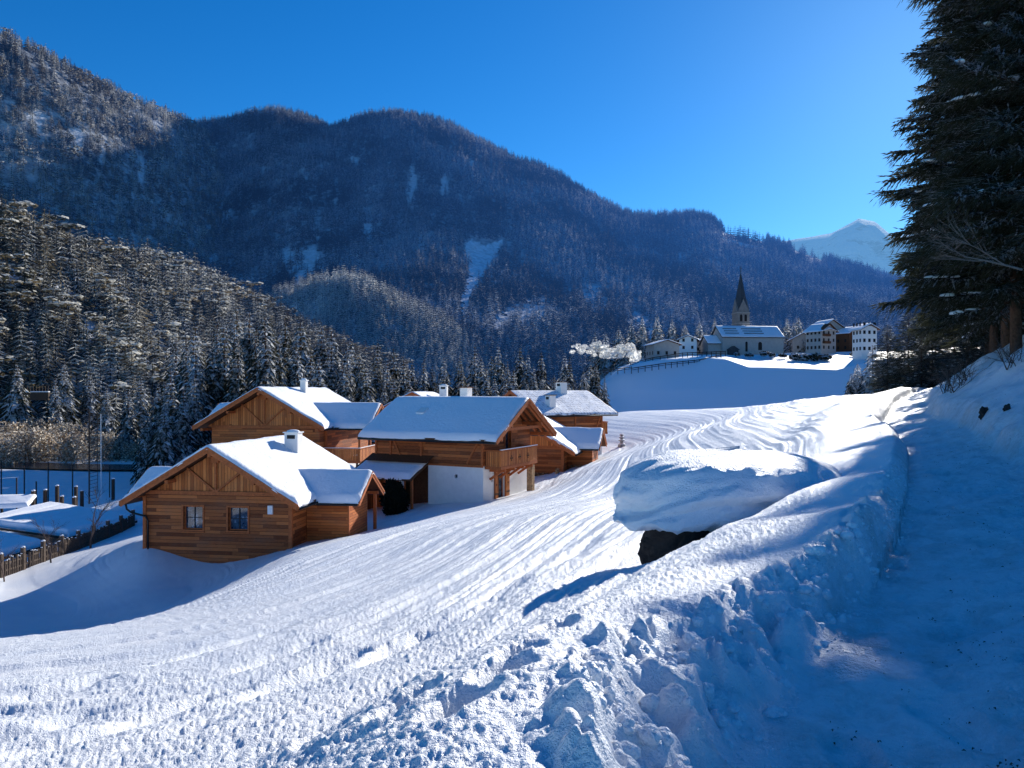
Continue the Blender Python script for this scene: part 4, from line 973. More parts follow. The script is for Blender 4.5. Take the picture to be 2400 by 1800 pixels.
# ---- small chalet with firewood between the middle and the right chalet -------
def chalet_small():
    H = empty('timber_chalet', (-2.6, 61.6, -7.25), R(-14), 'low chalet with stacked firewood under its gable, tucked behind the balcony chalet', 'chalet')
    W, L, hw, pi = 6.9, 9.0, 2.75, R(30); cx = W/2; zr = hw+W/2*math.tan(pi)+.2
    m = MB(); m.box(0, W, 0, L, -1, hw); m.build('wall', M['boards'], H)
    gable_board(H, W, -.03, hw, pi, zr-.1, 1, M['vboards'], cx=cx, inset=.05)
    c = MB(); c.box(W-.1, W+.1, -.08, .1, -1, hw+.1); c.box(.0, W, -.1, 0, hw-.02, hw+.16); c.each('corner_post', M['beam'], H)
    roof_part(H, cx, 4.6, -1.0, L, pi, zr+.16, .2, 51, .3)
    firewood(H, .3, W-.4, -.4, -.3, .75, 1, 3)
    e = MB(); e.box(3.3, 3.6, -.12, 0, 1.4, 1.95); e.build('meter_box', M['white'], H)
    window(H, (0, -.02, 0), (1, 0, 0), (0, -1, 0), 1.1, 2.4, .95, 1.9, depth=-.02, muntin=True)
    m = MB(); m.box(W+.02, W+2.1, 2.4, 6.0, -1, 2.6); m.build('wing_wall', M['boards'], H)
    firewood(H, W+.35, W+2.0, 2.0, -.3, 1.25, 1, 4)
    wr = roof_part(H, 0, 2.5, -1.0, 4.6, R(30), 4.1, .16, 55, .3, name='wing_roof'); wr.matrix_local = Matrix.Translation((W+1.75, 4.2, 0)) @ Matrix.Rotation(R(90), 4, 'Z')
    p = MB(); p.box(W-.35, W-.1, -1.3, -.9, -.3, 1.2); p.build('log_end_frame', M['firewood'], H)
    return H
chalet_small()

# ---- right chalet with thin lit snow over roof tiles --------------------------
M['tilesnow'] = None
def m_tilesnow():
    t = NT('thin snow over roof tiles'); o = t.obj(); x = t.xyz(o)
    fr = t.math('FRACT', t.math('DIVIDE', x[1], .34)); fy = t.math('FRACT', t.math('DIVIDE', x[0], .42))
    n = t.noise(o, 2.6, 4, .7)
    a = t.math('MULTIPLY', t.math('LESS_THAN', fr, .26), t.math('GREATER_THAN', n, .52))
    b = t.math('MULTIPLY', t.math('LESS_THAN', fy, .22), t.math('GREATER_THAN', n, .5))
    f = t.math('MAXIMUM', t.math('MULTIPLY', a, .8), t.math('MULTIPLY', b, .55))
    h = t.math('SUBTRACT', t.math('MULTIPLY', n, .5), f)
    return t.end(t.bsdf(t.mix(f, (.92, .93, .96), (.28, .31, .38)), .6, .3, t.bump(h, .05, 1)))
M['tilesnow'] = m_tilesnow()
def chalet_right():
    rz = math.atan2(-.848, .53)
    Y = 72; ax = (1197-CX)/F*Y
    # ridge starts at (ax, Y); near eave side is +x
    W, L, h0, hw, pi = 8.0, 6.9, 2.2, 4.35, R(24.5); cx = W/2
    X0 = Vector((ax, Y, 0))+Vector((.848, .53, 0))*1.2-Vector((.53, -.848, 0))*cx
    H = empty('timber_chalet', (X0.x, X0.y, -6.35), rz, 'right hand chalet whose thin sunlit snow shows rows of roof tiles, white plaster below', 'chalet')
    zr = hw+W/2*math.tan(pi)+.2
    m = MB(); m.box(0, W, 0, L, -1, h0); m.build('lower_wall', M['plaster'], H)
    m = MB(); m.box(-.04, W+.04, -.04, L+.04, h0, hw); m.build('upper_wall', M['boards'], H)
    gable_board(H, W, -.04, hw, pi, zr-.12, 1, M['vboards'], cx=cx); gable_board(H, W, L, hw, pi, zr-.12, 1, M['vboards'], cx=cx)
    t = MB()
    for y in (.2, 3.6, L-.05): t.bar((W+.07, y, h0), (W+.07, y, hw), .14, .07, up=(1, 0, 0))
    for y0, y1 in ((L-.1, L-1.0), (.9, .2)): t.bar((W+.075, y0, hw), (W+.075, y1, h0), .12, .07, up=(1, 0, 0))
    t.each('timber_frame', M['beam'], H)
    r = roof_part(H, cx, 4.85, -1.2, L+1.25, pi, zr+.15, .2, 61, .13, wav=.1, edge=.15)
    for c in r.children:
        if c.name.startswith('snow'): c.data.materials[0] = M['tilesnow']
    chimney(H, cx+.4, 4.6, zr-.5, zr+1.0, .9, .75, dark=True)
    chimney(H, cx+3.3, 1.2, zr-2, zr-.3, .8, .7, dark=True)
    balcony(H, (.3, L), (1, 0), (0, 1), W-.5, .9, h0+.2)
    p = MB(); p.box(W-2.2, W-1.2, L+.02, L+.1, 0, 1.9); p.build('side_door', M['beam'], H)
    pr = MB(); pr.box(W+.0, W+1.4, 1.2, 4.6, 2.0, 2.15); q = pr.build('porch_roof', M['darkbeam'], H)
    return H
chalet_right()
def chalet_hidden():
    X = (948-CX)/F*86
    H = empty('timber_chalet', (X, 86, -8.0), R(-8), 'chalet mostly hidden behind the middle roof, only lit roof tip and chimney showing', 'chalet')
    W, L, hw, pi = 8.5, 9, 5.2, R(26); cx = 1.2; zr = 7.9
    m = MB(); m.box(cx-W/2, cx+W/2, 0, L, -1, zr-W/2*math.tan(pi)-.1); m.build('wall', M['boards'], H)
    gable_board(H, W, -.03, zr-W/2*math.tan(pi)-.1, pi, zr-.1, 1, M['vboards'], cx=cx)
    roof_part(H, cx, 5.0, -1, L, pi, zr+.1, .2, 71, .25); chimney(H, cx+2.4, 4.5, 5.5, zr+.9, .9, .7)
chalet_hidden()

# dark yew bush by the porch
def bush_mesh(name, r, h, seed, mat, n=1500, s=.09, lobes=5, solid=True):
    r_ = np.random.default_rng(seed); V = []; Q = []
    L = [(r_.uniform(-.4, .4)*r, r_.uniform(-.4, .4)*r, r_.uniform(.45, .8)*h, r_.uniform(.5, .8)*r) for _ in range(lobes)]
    for i in range(n):
        c = L[i % lobes]; d = r_.normal(size=3); d /= np.linalg.norm(d); rr = c[3]*(.75+.3*r_.random())
        p = np.array([c[0]+d[0]*rr, c[1]+d[1]*rr, max(.0, c[2]*(.62)+d[2]*h*.5*(.8+.25*r_.random()))])
        u = r_.normal(size=3); u /= np.linalg.norm(u); v = np.cross(u, d+r_.normal(size=3)*.4); v /= np.linalg.norm(v)+1e-6
        k = s*r_.uniform(.6, 1.5); b = len(V); V += [p-u*k, p-v*k*.5, p+u*k, p+v*k*.5]; Q.append((b, b+1, b+2, b+3))
    core = MB()
    for c in (L if solid else []): core.lump((c[0], c[1], c[2]*.62), (c[3]*.78, c[3]*.78, h*.42), .1, 12, seed, -1)
    b = len(V); V = [tuple(x) for x in V]+core.v; Q += [tuple(b+i for i in f) for f in core.f]
    return npmesh(name, V, Q, mat)
M['yew'] = m_plain('dark yew leaves', (.010, .013, .009), .9, .5, 9, .1)
bx = P(915, 1200, 46.0); bo = empty('yew_bush', (bx.x, bx.y, gh(bx.x, bx.y)-.1), 0, 'dark clipped conifer bush standing in front of the snowy porch roof', 'bush')
link('foliage_twigs', bush_mesh('yew', 1.05, 2.3, 4, M['yew'], 2600, .12), bo)
# ------------------------------------------------------------------ big spruces beside the path
def big_spruce(name, H, Rmax, zb, seed, nb, dens=1.0, snow_n=70):
    r_ = np.random.default_rng(seed); V = []; n0 = 0; SV = MB(); wood = MB()
    A = []; B = []; C = []; D = []
    wood.tube([(0, 0, -1), (0, 0, H*.25), (.05, .05, H*.6), (0, 0, H*.98)], [.20*H/25, .165*H/25, .10*H/25, .02], 12)
    for k in range(nb):
        f = (k+.5)/nb; z = zb+(H-zb)*f**1.05; a = k*2.39996+r_.uniform(-.3, .3)
        prof = min(1, (f+.06)/.10)**.6*(1-f)**.5
        L = Rmax*prof*r_.uniform(.70, 1.12)+.15
        if r_.random() < .10: L *= 1.2
        ca, sa = math.cos(a), math.sin(a); dr = r_.uniform(.18, .42)*(1-.4*f)
        t = np.linspace(0, 1, max(6, int(L*5)))
        px = ca*L*t; py = sa*L*t; pz = z+L*(.10*t-dr*t*t*1.25+.16*t**4)+.03*np.sin(t*9+a)
        wood.tube(list(zip(px, py, pz)), [max(.006, .035*(1-x)*L/4+.006) for x in t], 4, False)
        m = int(L*26*dens)
        u = r_.random(m)**.75; u = .06+.94*u
        bx = np.interp(u, t, px); by = np.interp(u, t, py); bz = np.interp(u, t, pz)
        side = r_.choice([-1, 1], m); ang = a+side*r_.uniform(.1, 1.35, m)*(1.02-u*.45)
        tl = L*(.10+.26*(1-u)*u*2.2+.06)*r_.uniform(.5, 1.25, m)
        tl = np.clip(tl, .12, 1.1); hang = r_.uniform(-.1, 1.35, m)
        # every twig: three short needle brushes along a drooping line
        seg = 3
        x0, y0, z0 = bx, by, bz
        for s in range(seg):
            l = tl/seg; slope = -hang*(.35+.55*s)
            ln = np.sqrt(1+slope**2); dx = np.cos(ang)/ln; dy = np.sin(ang)/ln; dz = slope/ln
            x1, y1, z1 = x0+dx*l, y0+dy*l, z0+dz*l
            w = (.030+.02*r_.random(m))*(1-.22*s)
            for q in range(2):
                if q == 0: wx, wy, wz = -dy, dx, r_.uniform(-.25, .25, m)
                else: wx, wy, wz = dx*.0+r_.uniform(-.3, .3, m), dy*.0+r_.uniform(-.3, .3, m), np.ones(m)
                e = .35*l
                A.append(np.stack([x0, y0, z0], 1)); B.append(np.stack([x0+(x1-x0)*.45+wx*w, y0+(y1-y0)*.45+wy*w, z0+(z1-z0)*.45+wz*w], 1))
                C.append(np.stack([x1+dx*e*.3, y1+dy*e*.3, z1+dz*e*.3], 1)); D.append(np.stack([x0+(x1-x0)*.45-wx*w, y0+(y1-y0)*.45-wy*w, z0+(z1-z0)*.45-wz*w], 1))
            x0, y0, z0 = x1, y1, z1
        if k % max(1, nb//snow_n) == 0 and L > 1:
            for _ in range(3):
                uu = r_.uniform(.35, .97); c = (np.interp(uu, t, px), np.interp(uu, t, py), np.interp(uu, t, pz)+.05)
                SV.lump(c, (r_.uniform(.10, .36), r_.uniform(.10, .36), r_.uniform(.04, .09)), .25, 9, int(k))
    A, B, C, D = map(np.concatenate, (A, B, C, D)); n = len(A)
    V = np.stack([A, B, C, D], 1).reshape(-1, 3); Q = np.arange(n*4).reshape(n, 4)
    cr = npmesh(name+' crown', V, Q, M['spruce'])
    tr = bpy.data.meshes.new(name+' trunk'); tr.from_pydata(wood.v, [], wood.f); tr.materials.append(M['bark']); tr.polygons.foreach_set('use_smooth', [True]*len(tr.polygons))
    sn = bpy.data.meshes.new(name+' snow'); sn.from_pydata(SV.v, [], SV.f); sn.materials.append(M['snowlump']); sn.polygons.foreach_set('use_smooth', [True]*len(sn.polygons))
    return cr, tr, sn
BIG = [big_spruce('tall spruce', 27, 3.7, 2.8, 5, 400, 1.45), big_spruce('tall spruce b', 22, 3.5, 1.6, 9, 330, 1.4), big_spruce('young spruce', 8, 2.0, .4, 12, 90, .9, 12)]
def big(i, x, y, s, rz, label, group=None, dz=0):
    o = empty('spruce_tree', (x, y, gh(x, y)-.1+dz), rz, label, 'tree', group); o.scale = (s, s, s)
    for nm, m in zip(('crown', 'trunk', 'snow_load'), BIG[i]):
        q = link(nm, m, o)
        if nm == 'snow_load': q['kind'] = 'stuff'
    return o
big(0, 14.6, 20.2, .9, .4, 'tallest spruce at the right edge, bare reddish lower trunk, crown cut by the top')
big(1, 15.95, 23.4, 1.0, 2.9, 'spruce whose crown fills the gap left of the tallest trunk', None)
big(0, 18.4, 27.5, .9, 3.1, 'spruce with a straight bare trunk deep in the dark stand')
big(1, 20.2, 31.0, .95, 4.4, 'spruces of the dark wood beside the path')
for i, (x, y, s) in enumerate([(17.0, 20.5, .95), (20.5, 24.5, 1.0), (24, 29, 1.0), (27, 36, 1.0), (24.5, 38, .8), (31, 44, .9), (30.5, 43, .7)]):
    big(i % 2, x, y, s, i*1.3, 'spruce in the dark wood right of the snowy path', 'spruces of the wood beside the path')
COL.objects  # (the fourth tree shares the wood's label)
for o in list(COL.objects):
    if o.get('label') == 'spruces of the dark wood beside the path': o['label'] = 'spruce in the dark wood right of the snowy path'; o['group'] = 'spruces of the wood beside the path'
for i, (px, top, Y) in enumerate([(2045, 805, 62), (2085, 830, 66), (2120, 812, 60), (2165, 800, 58), (2010, 850, 64), (2200, 800, 52), (2240, 810, 46)]):
    X = (px-CX)/F*Y; z = gh(X, Y)-.3; h = (HZ-top)/F*Y-z
    plant(X, Y, z, h, i % 5, 'young dense spruce behind the meadow crest left of the dark wood', 'young spruces behind the meadow crest', wide=1.45)
for i, (px, top, Y) in enumerate([(2080,770,52),(2130,740,50),(2185,720,48),(2235,730,46),(2290,700,44),(2345,690,41),(2395,700,40),(2440,660,42),(2160,790,42),(2270,770,38)]):
    X = (px-CX)/F*Y; z = gh(X, Y)-.3; h = (HZ-top)/F*Y-z; o = big(1, X, Y, h/22*1.02, i*1.9, 'dark spruce filling the edge of the wood where the path disappears', 'dark spruces at the path bend'); o.scale.x *= 1.5; o.scale.y *= 1.5
X = (1995-CX)/F*60; z = gh(X, 60)-.1
plant(X, 60, z, 1.9, 2, 'tiny lone sapling spruce poking up at the meadow crest', None, wide=1.2)
# bare larch branches and shrubs
def bare_mesh(name, h, seed, spread=.5, depth=4, n0=1, rad=.03, mat=None, tilt=0, kids=3):
    r_ = random.Random(seed); m = MB()
    def grow(p, d, l, r, k):
        pts = [p]; q = p; dd = d
        for i in range(3):
            dd = (dd+Vector((r_.uniform(-.18, .18), r_.uniform(-.18, .18), r_.uniform(-.08, .12)))).normalized(); q = q+dd*l/3; pts.append(q)
        m.tube(pts, [r, r*.85, r*.7, r*.5], 5 if k > 1 else 3, False)
        if k <= 0: return
        for _ in range(kids):
            i = r_.choice((1, 2, 3)); nd = (dd+Vector((r_.uniform(-1, 1), r_.uniform(-1, 1), r_.uniform(-.5, .7)))*spread*1.6).normalized()
            grow(pts[i], nd, l*r_.uniform(.45, .75), r*.5, k-1)
    for i in range(n0):
        d = Vector((r_.uniform(-1, 1)*spread*(n0 > 1), r_.uniform(-1, 1)*spread*(n0 > 1), 1)).normalized()
        if tilt: d = Vector(tilt).normalized()
        grow(Vector((r_.uniform(-.1, .1)*(n0 > 1), r_.uniform(-.1, .1)*(n0 > 1), 0)), d, h*.5, rad, depth)
    me = bpy.data.meshes.new(name); me.from_pydata(m.v, [], m.f); me.materials.append(mat or M['twigdark']); return me
M['palebranch'] = m_plain('pale dead branch', (.20, .16, .14), .9, .3, 8)
q = P(2395, 632, 17.5)
o = link('bare_branch', bare_mesh('dead branch', 2.9, 8, .30, 4, 1, .028, M['palebranch'], (-1, -.1, .12), 4)); o.location = q; tag(o, 'pale leafless branch spreading in front of the dark spruces at right', 'branch')
for i, (px, py, Y, h) in enumerate([(2240, 950, 20, 1.5), (2215, 960, 23, 1.3), (2370, 930, 17.5, 1.2), (2270, 930, 21, 1.2)]):
    X = (px-CX)/F*Y
    o = link('bare_shrub', bare_mesh('leafless shrub', h, 30+i, .8, 3, 9, .012, M['twigdark'])); o.location = (X, Y, gh(X, Y)-.05)
    tag(o, ('leafless shrub at the foot of the dark wood by the path bend', 'leafless shrub on the snowbank nearest the path bend', 'leafless shrub around the foot of the tallest trunk', 'small leafless shrub below the dark wood, between bend and trunk')[i], 'shrub')
for i, (px, py, Y, s) in enumerate([(2308, 1010, 14.4, .15), (2362, 1018, 13.4, .11)]):
    X = (px-CX)/F*Y; m = MB(); m.lump((0, 0, 0), (s*.7, s*.45, s), .35, 14, 9+i, -1)
    o = m.build('rock', M['rock']); o.location = (X, Y, gh(X, Y)-.02); tag(o, ('dark rock showing through the right snowbank, the taller one', 'dark flat rock showing through the right snowbank, rightmost')[i], 'rock')
# ------------------------------------------------------------------ stack under its thick snow cap, left of the path
def capped():
    bx, by = 3.42, 11.1; ang = math.atan2(2.8, 3.84); z = -2.22
    root = empty('stone_block', (bx, by, z), ang, 'dark stone block half buried beside the path under a thick overhanging snow cap', 'stone block')
    k = 40; uu = np.linspace(0, 2*np.pi, k*2, endpoint=False); vv = np.linspace(-1, 1, 24); A, Bv = np.meshgrid(uu, vv, indexing='ij')
    sq = lambda c: np.sign(c)*np.abs(c)**.45
    pr = np.clip(1-np.abs(Bv)**6, 0, 1)**.3; nz = 1+.16*fbm(np.cos(A)*2.2+5, np.sin(A)*2.2+Bv*1.6, 4, 87)+.05*fbm(np.cos(A)*9, np.sin(A)*9+Bv*5, 3, 88)
    bm_ = np.stack([-.1+1.62*sq(np.cos(A))*pr*nz, .48*sq(np.sin(A))*pr*nz, Bv*.55+.02], -1).reshape(-1, 3); gf = grid_faces(2*k, 24); wr = np.stack([(2*k-1)*24+np.arange(23), (2*k-1)*24+np.arange(1, 24), np.arange(1, 24), np.arange(23)], 1)
    link('block', npmesh('block', bm_, np.r_[gf, wr], M['rock'], True), root)
    nu, nv = 150, 90
    u = np.linspace(0, 2*np.pi, nu, endpoint=False); v = np.linspace(-1, 1, nv)
    U, Vv = np.meshgrid(u, v, indexing='ij')
    cu, su = np.cos(U), np.sin(U); ex = .70
    rx = np.sign(cu)*np.abs(cu)**ex*2.30; ry = np.sign(su)*np.abs(su)**ex*.98
    prof = np.where(Vv > 0, np.clip(1-np.abs(Vv)**2.6, 0, 1)**.48, np.clip(1-np.abs(Vv)**3.2, 0, 1)**.38)
    top = .64-.05*rx/2.3; low = .40
    zc = .70
    nz = fbm(rx*.9+su*.7, Vv*1.3+ry*.8, 4, 81)
    nz2 = fbm(rx*4+su*3, Vv*4+ry*2, 4, 83)
    side = (1-np.abs(Vv)**3)
    k = 1+(.10*nz+.035*nz2)*side
    shelf = .10*np.sin(Vv*5+rx*.8)*side*sst(-.2, .6, -Vv+.3)
    X = rx*prof*(k+shelf*.4); Y = ry*prof*(k+shelf)
    Z = zc+np.where(Vv > 0, top, low)*Vv+.05*nz+.015*nz2
    Z = Z+.05*fbm(X*1.2, Y*1.2, 3, 85)
    Z = Z-.10*(X+2.2)*(X < -2.2)*0-.16*sst(-1.2, -2.8, X)*(Vv < 0.4)-.04*X
    Z = Z-.5*sst(.3, 2.4, X)*(Vv < 0)
    Z = Z+(Vv < -.35)*(.07*fbm(X*3.5, Y*3.5, 3, 86)-.05*np.abs(fbm(X*9, Y*9, 2, 89)))
    me = npmesh('snow cap', np.stack([X, Y, Z], -1).reshape(-1, 3), np.r_[grid_faces(nu, nv), np.stack([(nu-1)*nv+np.arange(nv-1), (nu-1)*nv+np.arange(1, nv), np.arange(1, nv), np.arange(nv-1)], 1)], M['capsnow'], True)
    link('snow_cap', me, root)
    return root
def m_capsnow():
    t = NT('crystalline snow cap'); g = t.geo(); p = g['Position']
    h = t.math('ADD', t.math('MULTIPLY', t.noise(p, 60, 2, .6), .018), t.math('MULTIPLY', t.noise(p, 7, 5, .6), .05))
    nz = t.xyz(g['True Normal'])[2]
    h2 = t.math('MULTIPLY', t.math('MULTIPLY', t.noise(p, 34, 2, .6), t.mr(nz, .5, .9)), .035)
    return t.end(t.bsdf((.88, .91, .96), .5, .4, t.bump(t.math('ADD', h, h2), 1, .9)))
M['capsnow'] = m_capsnow(); capped()
# ploughed-up clods lying in the trench and along the cut edge
def clods():
    r_ = np.random.default_rng(12); m0 = MB(); m0.lump((0, 0, 0), 1.0, 0, 14, 1, -1); B0 = np.array(m0.v); F0 = np.array(m0.f); V = []; Q = []; n = 0
    for i in range(1100):
        y = 2.4+r_.random()**1.3*9; e = .46*(1-float(sst(4.6, 6.8, y)))+.03; xe = float(np.interp(y, EDGE[:, 1], EDGE[:, 0]))
        if y < 6.3 and r_.random() < .75: d = r_.uniform(.0, e+.15)
        else: d = e+r_.normal()*.10
        x = xe-d*1.15; s = .008+.048*r_.random()**5*(1.0 if y < 6.3 else .35)
        z = float(ground_h(np.array([x]), np.array([y]))[0])
        P_ = B0*[r_.uniform(.7, 1.2), r_.uniform(.7, 1.2), r_.uniform(.5, .95)]*s
        k = 1+.30*fbm(P_[:, 0]/s*1.1+i*7, P_[:, 1]/s*1.1+P_[:, 2]/s*1.7, 3, i)
        V.append(P_*k[:, None]+[x, y, z+s*.1]); Q.append(F0+n); n += len(B0)
    o = link('snow_clods', npmesh('clods', np.concatenate(V), np.concatenate(Q), M['capsnow'], True)); tag(o, 'clods and crumbs of ploughed snow heaped along the cut edge of the path', 'snow clods', kind='stuff')
clods()
# fallen needles and twigs trodden into the path
def litter():
    r_ = np.random.default_rng(4); V = []; Q = []
    for _ in range(260):
        y = 3+r_.random()**1.6*14; x = float(np.interp(y, EDGE[:, 1], EDGE[:, 0]))+.2+r_.random()*2.0
        k = r_.integers(1, 5)
        for _ in range(k):
            xx = x+r_.normal()*.03; yy = y+r_.normal()*.03; a = r_.random()*6.3; l = r_.uniform(.004, .015); w = l*.4; z = float(ground_h(np.array([xx]), np.array([yy]))[0])+.006
            b = len(V); c, s = math.cos(a), math.sin(a)
            V += [(xx-c*l, yy-s*l, z), (xx+s*w, yy-c*w, z+.004), (xx+c*l, yy+s*l, z), (xx-s*w, yy+c*w, z+.008)]; Q.append((b, b+1, b+2, b+3))
    o = link('needle_litter', npmesh('litter', V, Q, M['litter'])); tag(o, 'scattered brown needles and bark crumbs on the trodden snow path', 'litter', kind='stuff')
litter()
# ------------------------------------------------------------------ snowed-up garden lantern on the meadow
lp = P(1457, 1046, 76); lz = gh(lp.x, 76)
m = MB()
for z0, z1, a, b in ((0, .28, .42, .34), (.28, .42, .34, .15), (.42, .62, .15, .20), (.62, .68, .34, .34), (.68, .92, .14, .16), (.92, 1.0, .30, .26), (1.0, 1.2, .16, .12), (1.2, 1.26, .24, .22)): m.tube([(0, 0, z0), (0, 0, z1)], [a, b], 12)
o = m.build('stone_lantern', M['stone'], None, True); o.location = (lp.x, 76, lz-.05); tag(o, 'small tiered garden ornament standing alone in the sunny snow right of the chalets', 'garden ornament')
s = MB()
for z0, r0 in ((.30, .34), (.72, .26), (1.02, .22), (1.30, .18)): s.lump((0, 0, z0), (r0, r0, .09), .1, 12, 2)
s.build('snow', M['snow'], o, True)
# ------------------------------------------------------------------ village on the hill
M['vsnow'] = m_snow('village roof snow', (.86, .89, .95), .6, .08)
def box_house(name, px, py, Y, w, d, h, pitch, rz, label, cat='house', wall=None, oh=.9, rows=2, cols=4, snowt=.4, side_cols=3, hip=False, balconies=False, winmat=None, door=True):
    p = P(px, py, Y); H = empty(name, (p.x, p.y, p.z-.2), rz, label, cat)
    zr = h+w/2*math.tan(pitch)
    m = MB(); m.add([(x, y, z) for y in (0, d) for x, z in ((0, -4), (w, -4), (w, h), (w/2, zr), (0, h))], [(0, 1, 2, 3, 4), (9, 8, 7, 6, 5), (0, 5, 6, 1), (1, 6, 7, 2), (0, 4, 9, 5)])
    m.build('wall', wall or M['oldplaster'], H)
    r = MB(); T = math.tan(pitch)
    for s in (-1, 1):
        W2 = w/2+oh
        r.add([(w/2+s*x, y, z) for y in (-oh, d+oh) for x, z in ((0, zr), (W2, zr-W2*T), (W2, zr+.2-W2*T), (0, zr+.2))], [(0, 1, 2, 3), (7, 6, 5, 4), (0, 4, 5, 1), (1, 5, 6, 2), (2, 6, 7, 3)])
    ro = r.build('roof', M['darkbeam'], H)
    V, Fc = snow_slab(w/2+oh+.1, -oh-.1, d+oh+.1, pitch, zr+.22, snowt, int(px) % 97, nu=14, nv=14, edge=.5); V[:, 0] += w/2
    if hip:
        k = np.clip(1-(V[:, 1]+oh)/3.2, 0, 1)*(1-np.abs(V[:, 0]-w/2)/(w/2+oh)); V[:, 2] -= k*2.0
    link('snow_blanket', npmesh('village snow', V, Fc, M['vsnow'], True), ro)
    def win(x, y, z, nx, ny, ww=.9, hh=1.2):
        q = MB(); ux, uy = -ny, nx
        q.add([(x+ux*a+nx*.04, y+uy*a+ny*.04, z+b) for a, b in ((-ww/2, 0), (ww/2, 0), (ww/2, hh), (-ww/2, hh))], [(0, 1, 2, 3)])
        q.build('window', M['black'], H)
    for j in range(rows):
        z = 1.0+j*2.8
        for i in range(cols): win(w*(i+.5)/cols, 0, z, 0, -1)
        for i in range(side_cols): win(w, d*(i+.5)/side_cols, z, 1, 0); win(0, d*(i+.5)/side_cols, z, -1, 0)
    if balconies:
        for j in range(1, rows):
            b = MB(); b.box(w*.08, w*.5, -1.1, -.01, j*2.8+.2, j*2.8+1.1); b.build('balcony', M['darkbeam'], H)
    return H
def church():
    Y = 285; p = P(1694, 829, Y); H = empty('church', (p.x, p.y, p.z-.3), R(6), 'pale village church with snowy nave roof and tall dark needle spire', 'church')
    L = 24.5; D = 12.5; h = 6.6; zr = 11.0
    # nave: ridge along local x
    m = MB(); m.add([(x, y, z) for x in (0, L) for y, z in ((0, -4), (D, -4), (D, h), (D/2, zr+.3), (0, h))], [(4, 3, 2, 1, 0), (5, 6, 7, 8, 9), (0, 1, 6, 5), (1, 2, 7, 6), (0, 5, 9, 4)])
    m.build('nave_wall', M['oldplaster'], H)
    T = math.atan2(zr-h, D/2)
    def rf(nm, W2, y0, y1, z, mtx, th=.35, seed=3, bare=False):
        r = MB(); t = math.tan(T)
        for s in (-1, 1): r.add([(s*x, y, zz) for y in (y0, y1) for x, zz in ((0, z), (W2, z-W2*t), (W2, z+.25-W2*t), (0, z+.25))], [(0, 1, 2, 3), (7, 6, 5, 4), (0, 4, 5, 1), (1, 5, 6, 2), (2, 6, 7, 3)])
        o = r.build(nm, M['slate'], H); o.matrix_local = mtx
        V, Fc = snow_slab(W2-.1, y0+.15, y1-.15, T, z+.26, th, seed, nu=16, nv=16, edge=.4); q = link('snow_blanket', npmesh('church snow', V, Fc, M['vsnow'], True), o)
        return o
    mt = Matrix.Translation((0, D/2, 0)) @ Matrix.Rotation(R(-90), 4, 'Z')
    ro = rf('nave_roof', D/2+.6, -.6, L+.6, zr+.3, mt)
    lb = MB(); t = math.tan(T)
    for yy in (1.2, 2.6, 4.0):
        for a, b in ((1.5, 7), (9, 17)): zz = zr+.3+.62-(D/2-yy)*t; lb.bar((a, yy, zz), (b, yy, zz), .12, .3)
    lb.each('snow_guard', M['slate'], H)
    # choir, lower, at the left
    m = MB(); m.add([(x, y, z) for x in (-5, 0) for y, z in ((2, -4), (10.5, -4), (10.5, 4.6), (6.2, 7.4), (2, 4.6))], [(0, 1, 2, 3, 4), (9, 8, 7, 6, 5), (0, 5, 6, 1), (1, 6, 7, 2), (0, 4, 9, 5)]); m.build('choir_wall', M['oldplaster'], H)
    rf('choir_roof', 4.9, -5.6, 0.2, 7.5, Matrix.Translation((0, 6.2, 0)) @ Matrix.Rotation(R(-90), 4, 'Z') @ Matrix.Translation((0, 0, 0)), seed=5)
    for x, w, z0, z1 in ((9.5, .9, 1.2, 4.6), (15.0, 1.5, 1.8, 4.2)):
        q = MB(); q.box(x-w/2, x+w/2, -.05, .0, z0, z1); q.tube([(x, -.052, z1), (x, 0, z1)], w/2, 12); q.build('window', M['black'], H)
    q = MB(); q.tube([(L+.0, D/2-.3, 7.0), (L+.06, D/2-.3, 7.0)], 1.15, 20); q.build('round_window', M['black'], H)
    q = MB(); q.box(1.8, 5.4, -2.2, 0, -4, 1.9); q.prism([(1.3, 1.7), (5.9, 1.7), (3.6, 3.2)], -2.5, 0); q.build('porch', M['slate'], H)
    # tower
    tx, ty, w = 13.2, D+1.5, 5.2; ht = 17.4
    t_ = MB(); t_.box(tx-w/2, tx+w/2, ty-w/2, ty+w/2, -4, ht); tw = t_.build('tower', M['towerstone'], H)
    c = MB()
    for z in (ht-.1, 13.0): c.box(tx-w/2-.25, tx+w/2+.25, ty-w/2-.25, ty+w/2+.25, z, z+.35)
    c.each('cornice', M['stone'], tw)
    for dx, nx in ((-1, 0), (1, 0)): pass
    q = MB()
    for x in (-.95, .95): q.box(tx+x-.5, tx+x+.5, ty-w/2-.06, ty-w/2, 14.0, 16.3); q.tube([(tx+x, ty-w/2-.061, 16.3), (tx+x, ty-w/2, 16.3)], .5, 12)
    for y in (-.95, .95): q.box(tx+w/2, tx+w/2+.06, ty+y-.5, ty+y+.5, 14.0, 16.3)
    q.each('belfry_opening', M['black'], tw)
    f = MB(); f.tube([(tx, ty-w/2-.10, 11.2), (tx, ty-w/2, 11.2)], 1.35, 24); f.tube([(tx+w/2, ty, 11.2), (tx+w/2+.1, ty, 11.2)], 1.35, 24); cf = f.each('clock_face', M['white'], tw)
    hd = MB(); hd.box(tx-.06, tx+.06, ty-w/2-.14, ty-w/2-.11, 11.2, 12.3); hd.box(tx, tx+.8, ty-w/2-.14, ty-w/2-.11, 11.14, 11.26); hd.each('clock_hand', M['black'], cf)
    g = MB()
    gh_ = 5.8
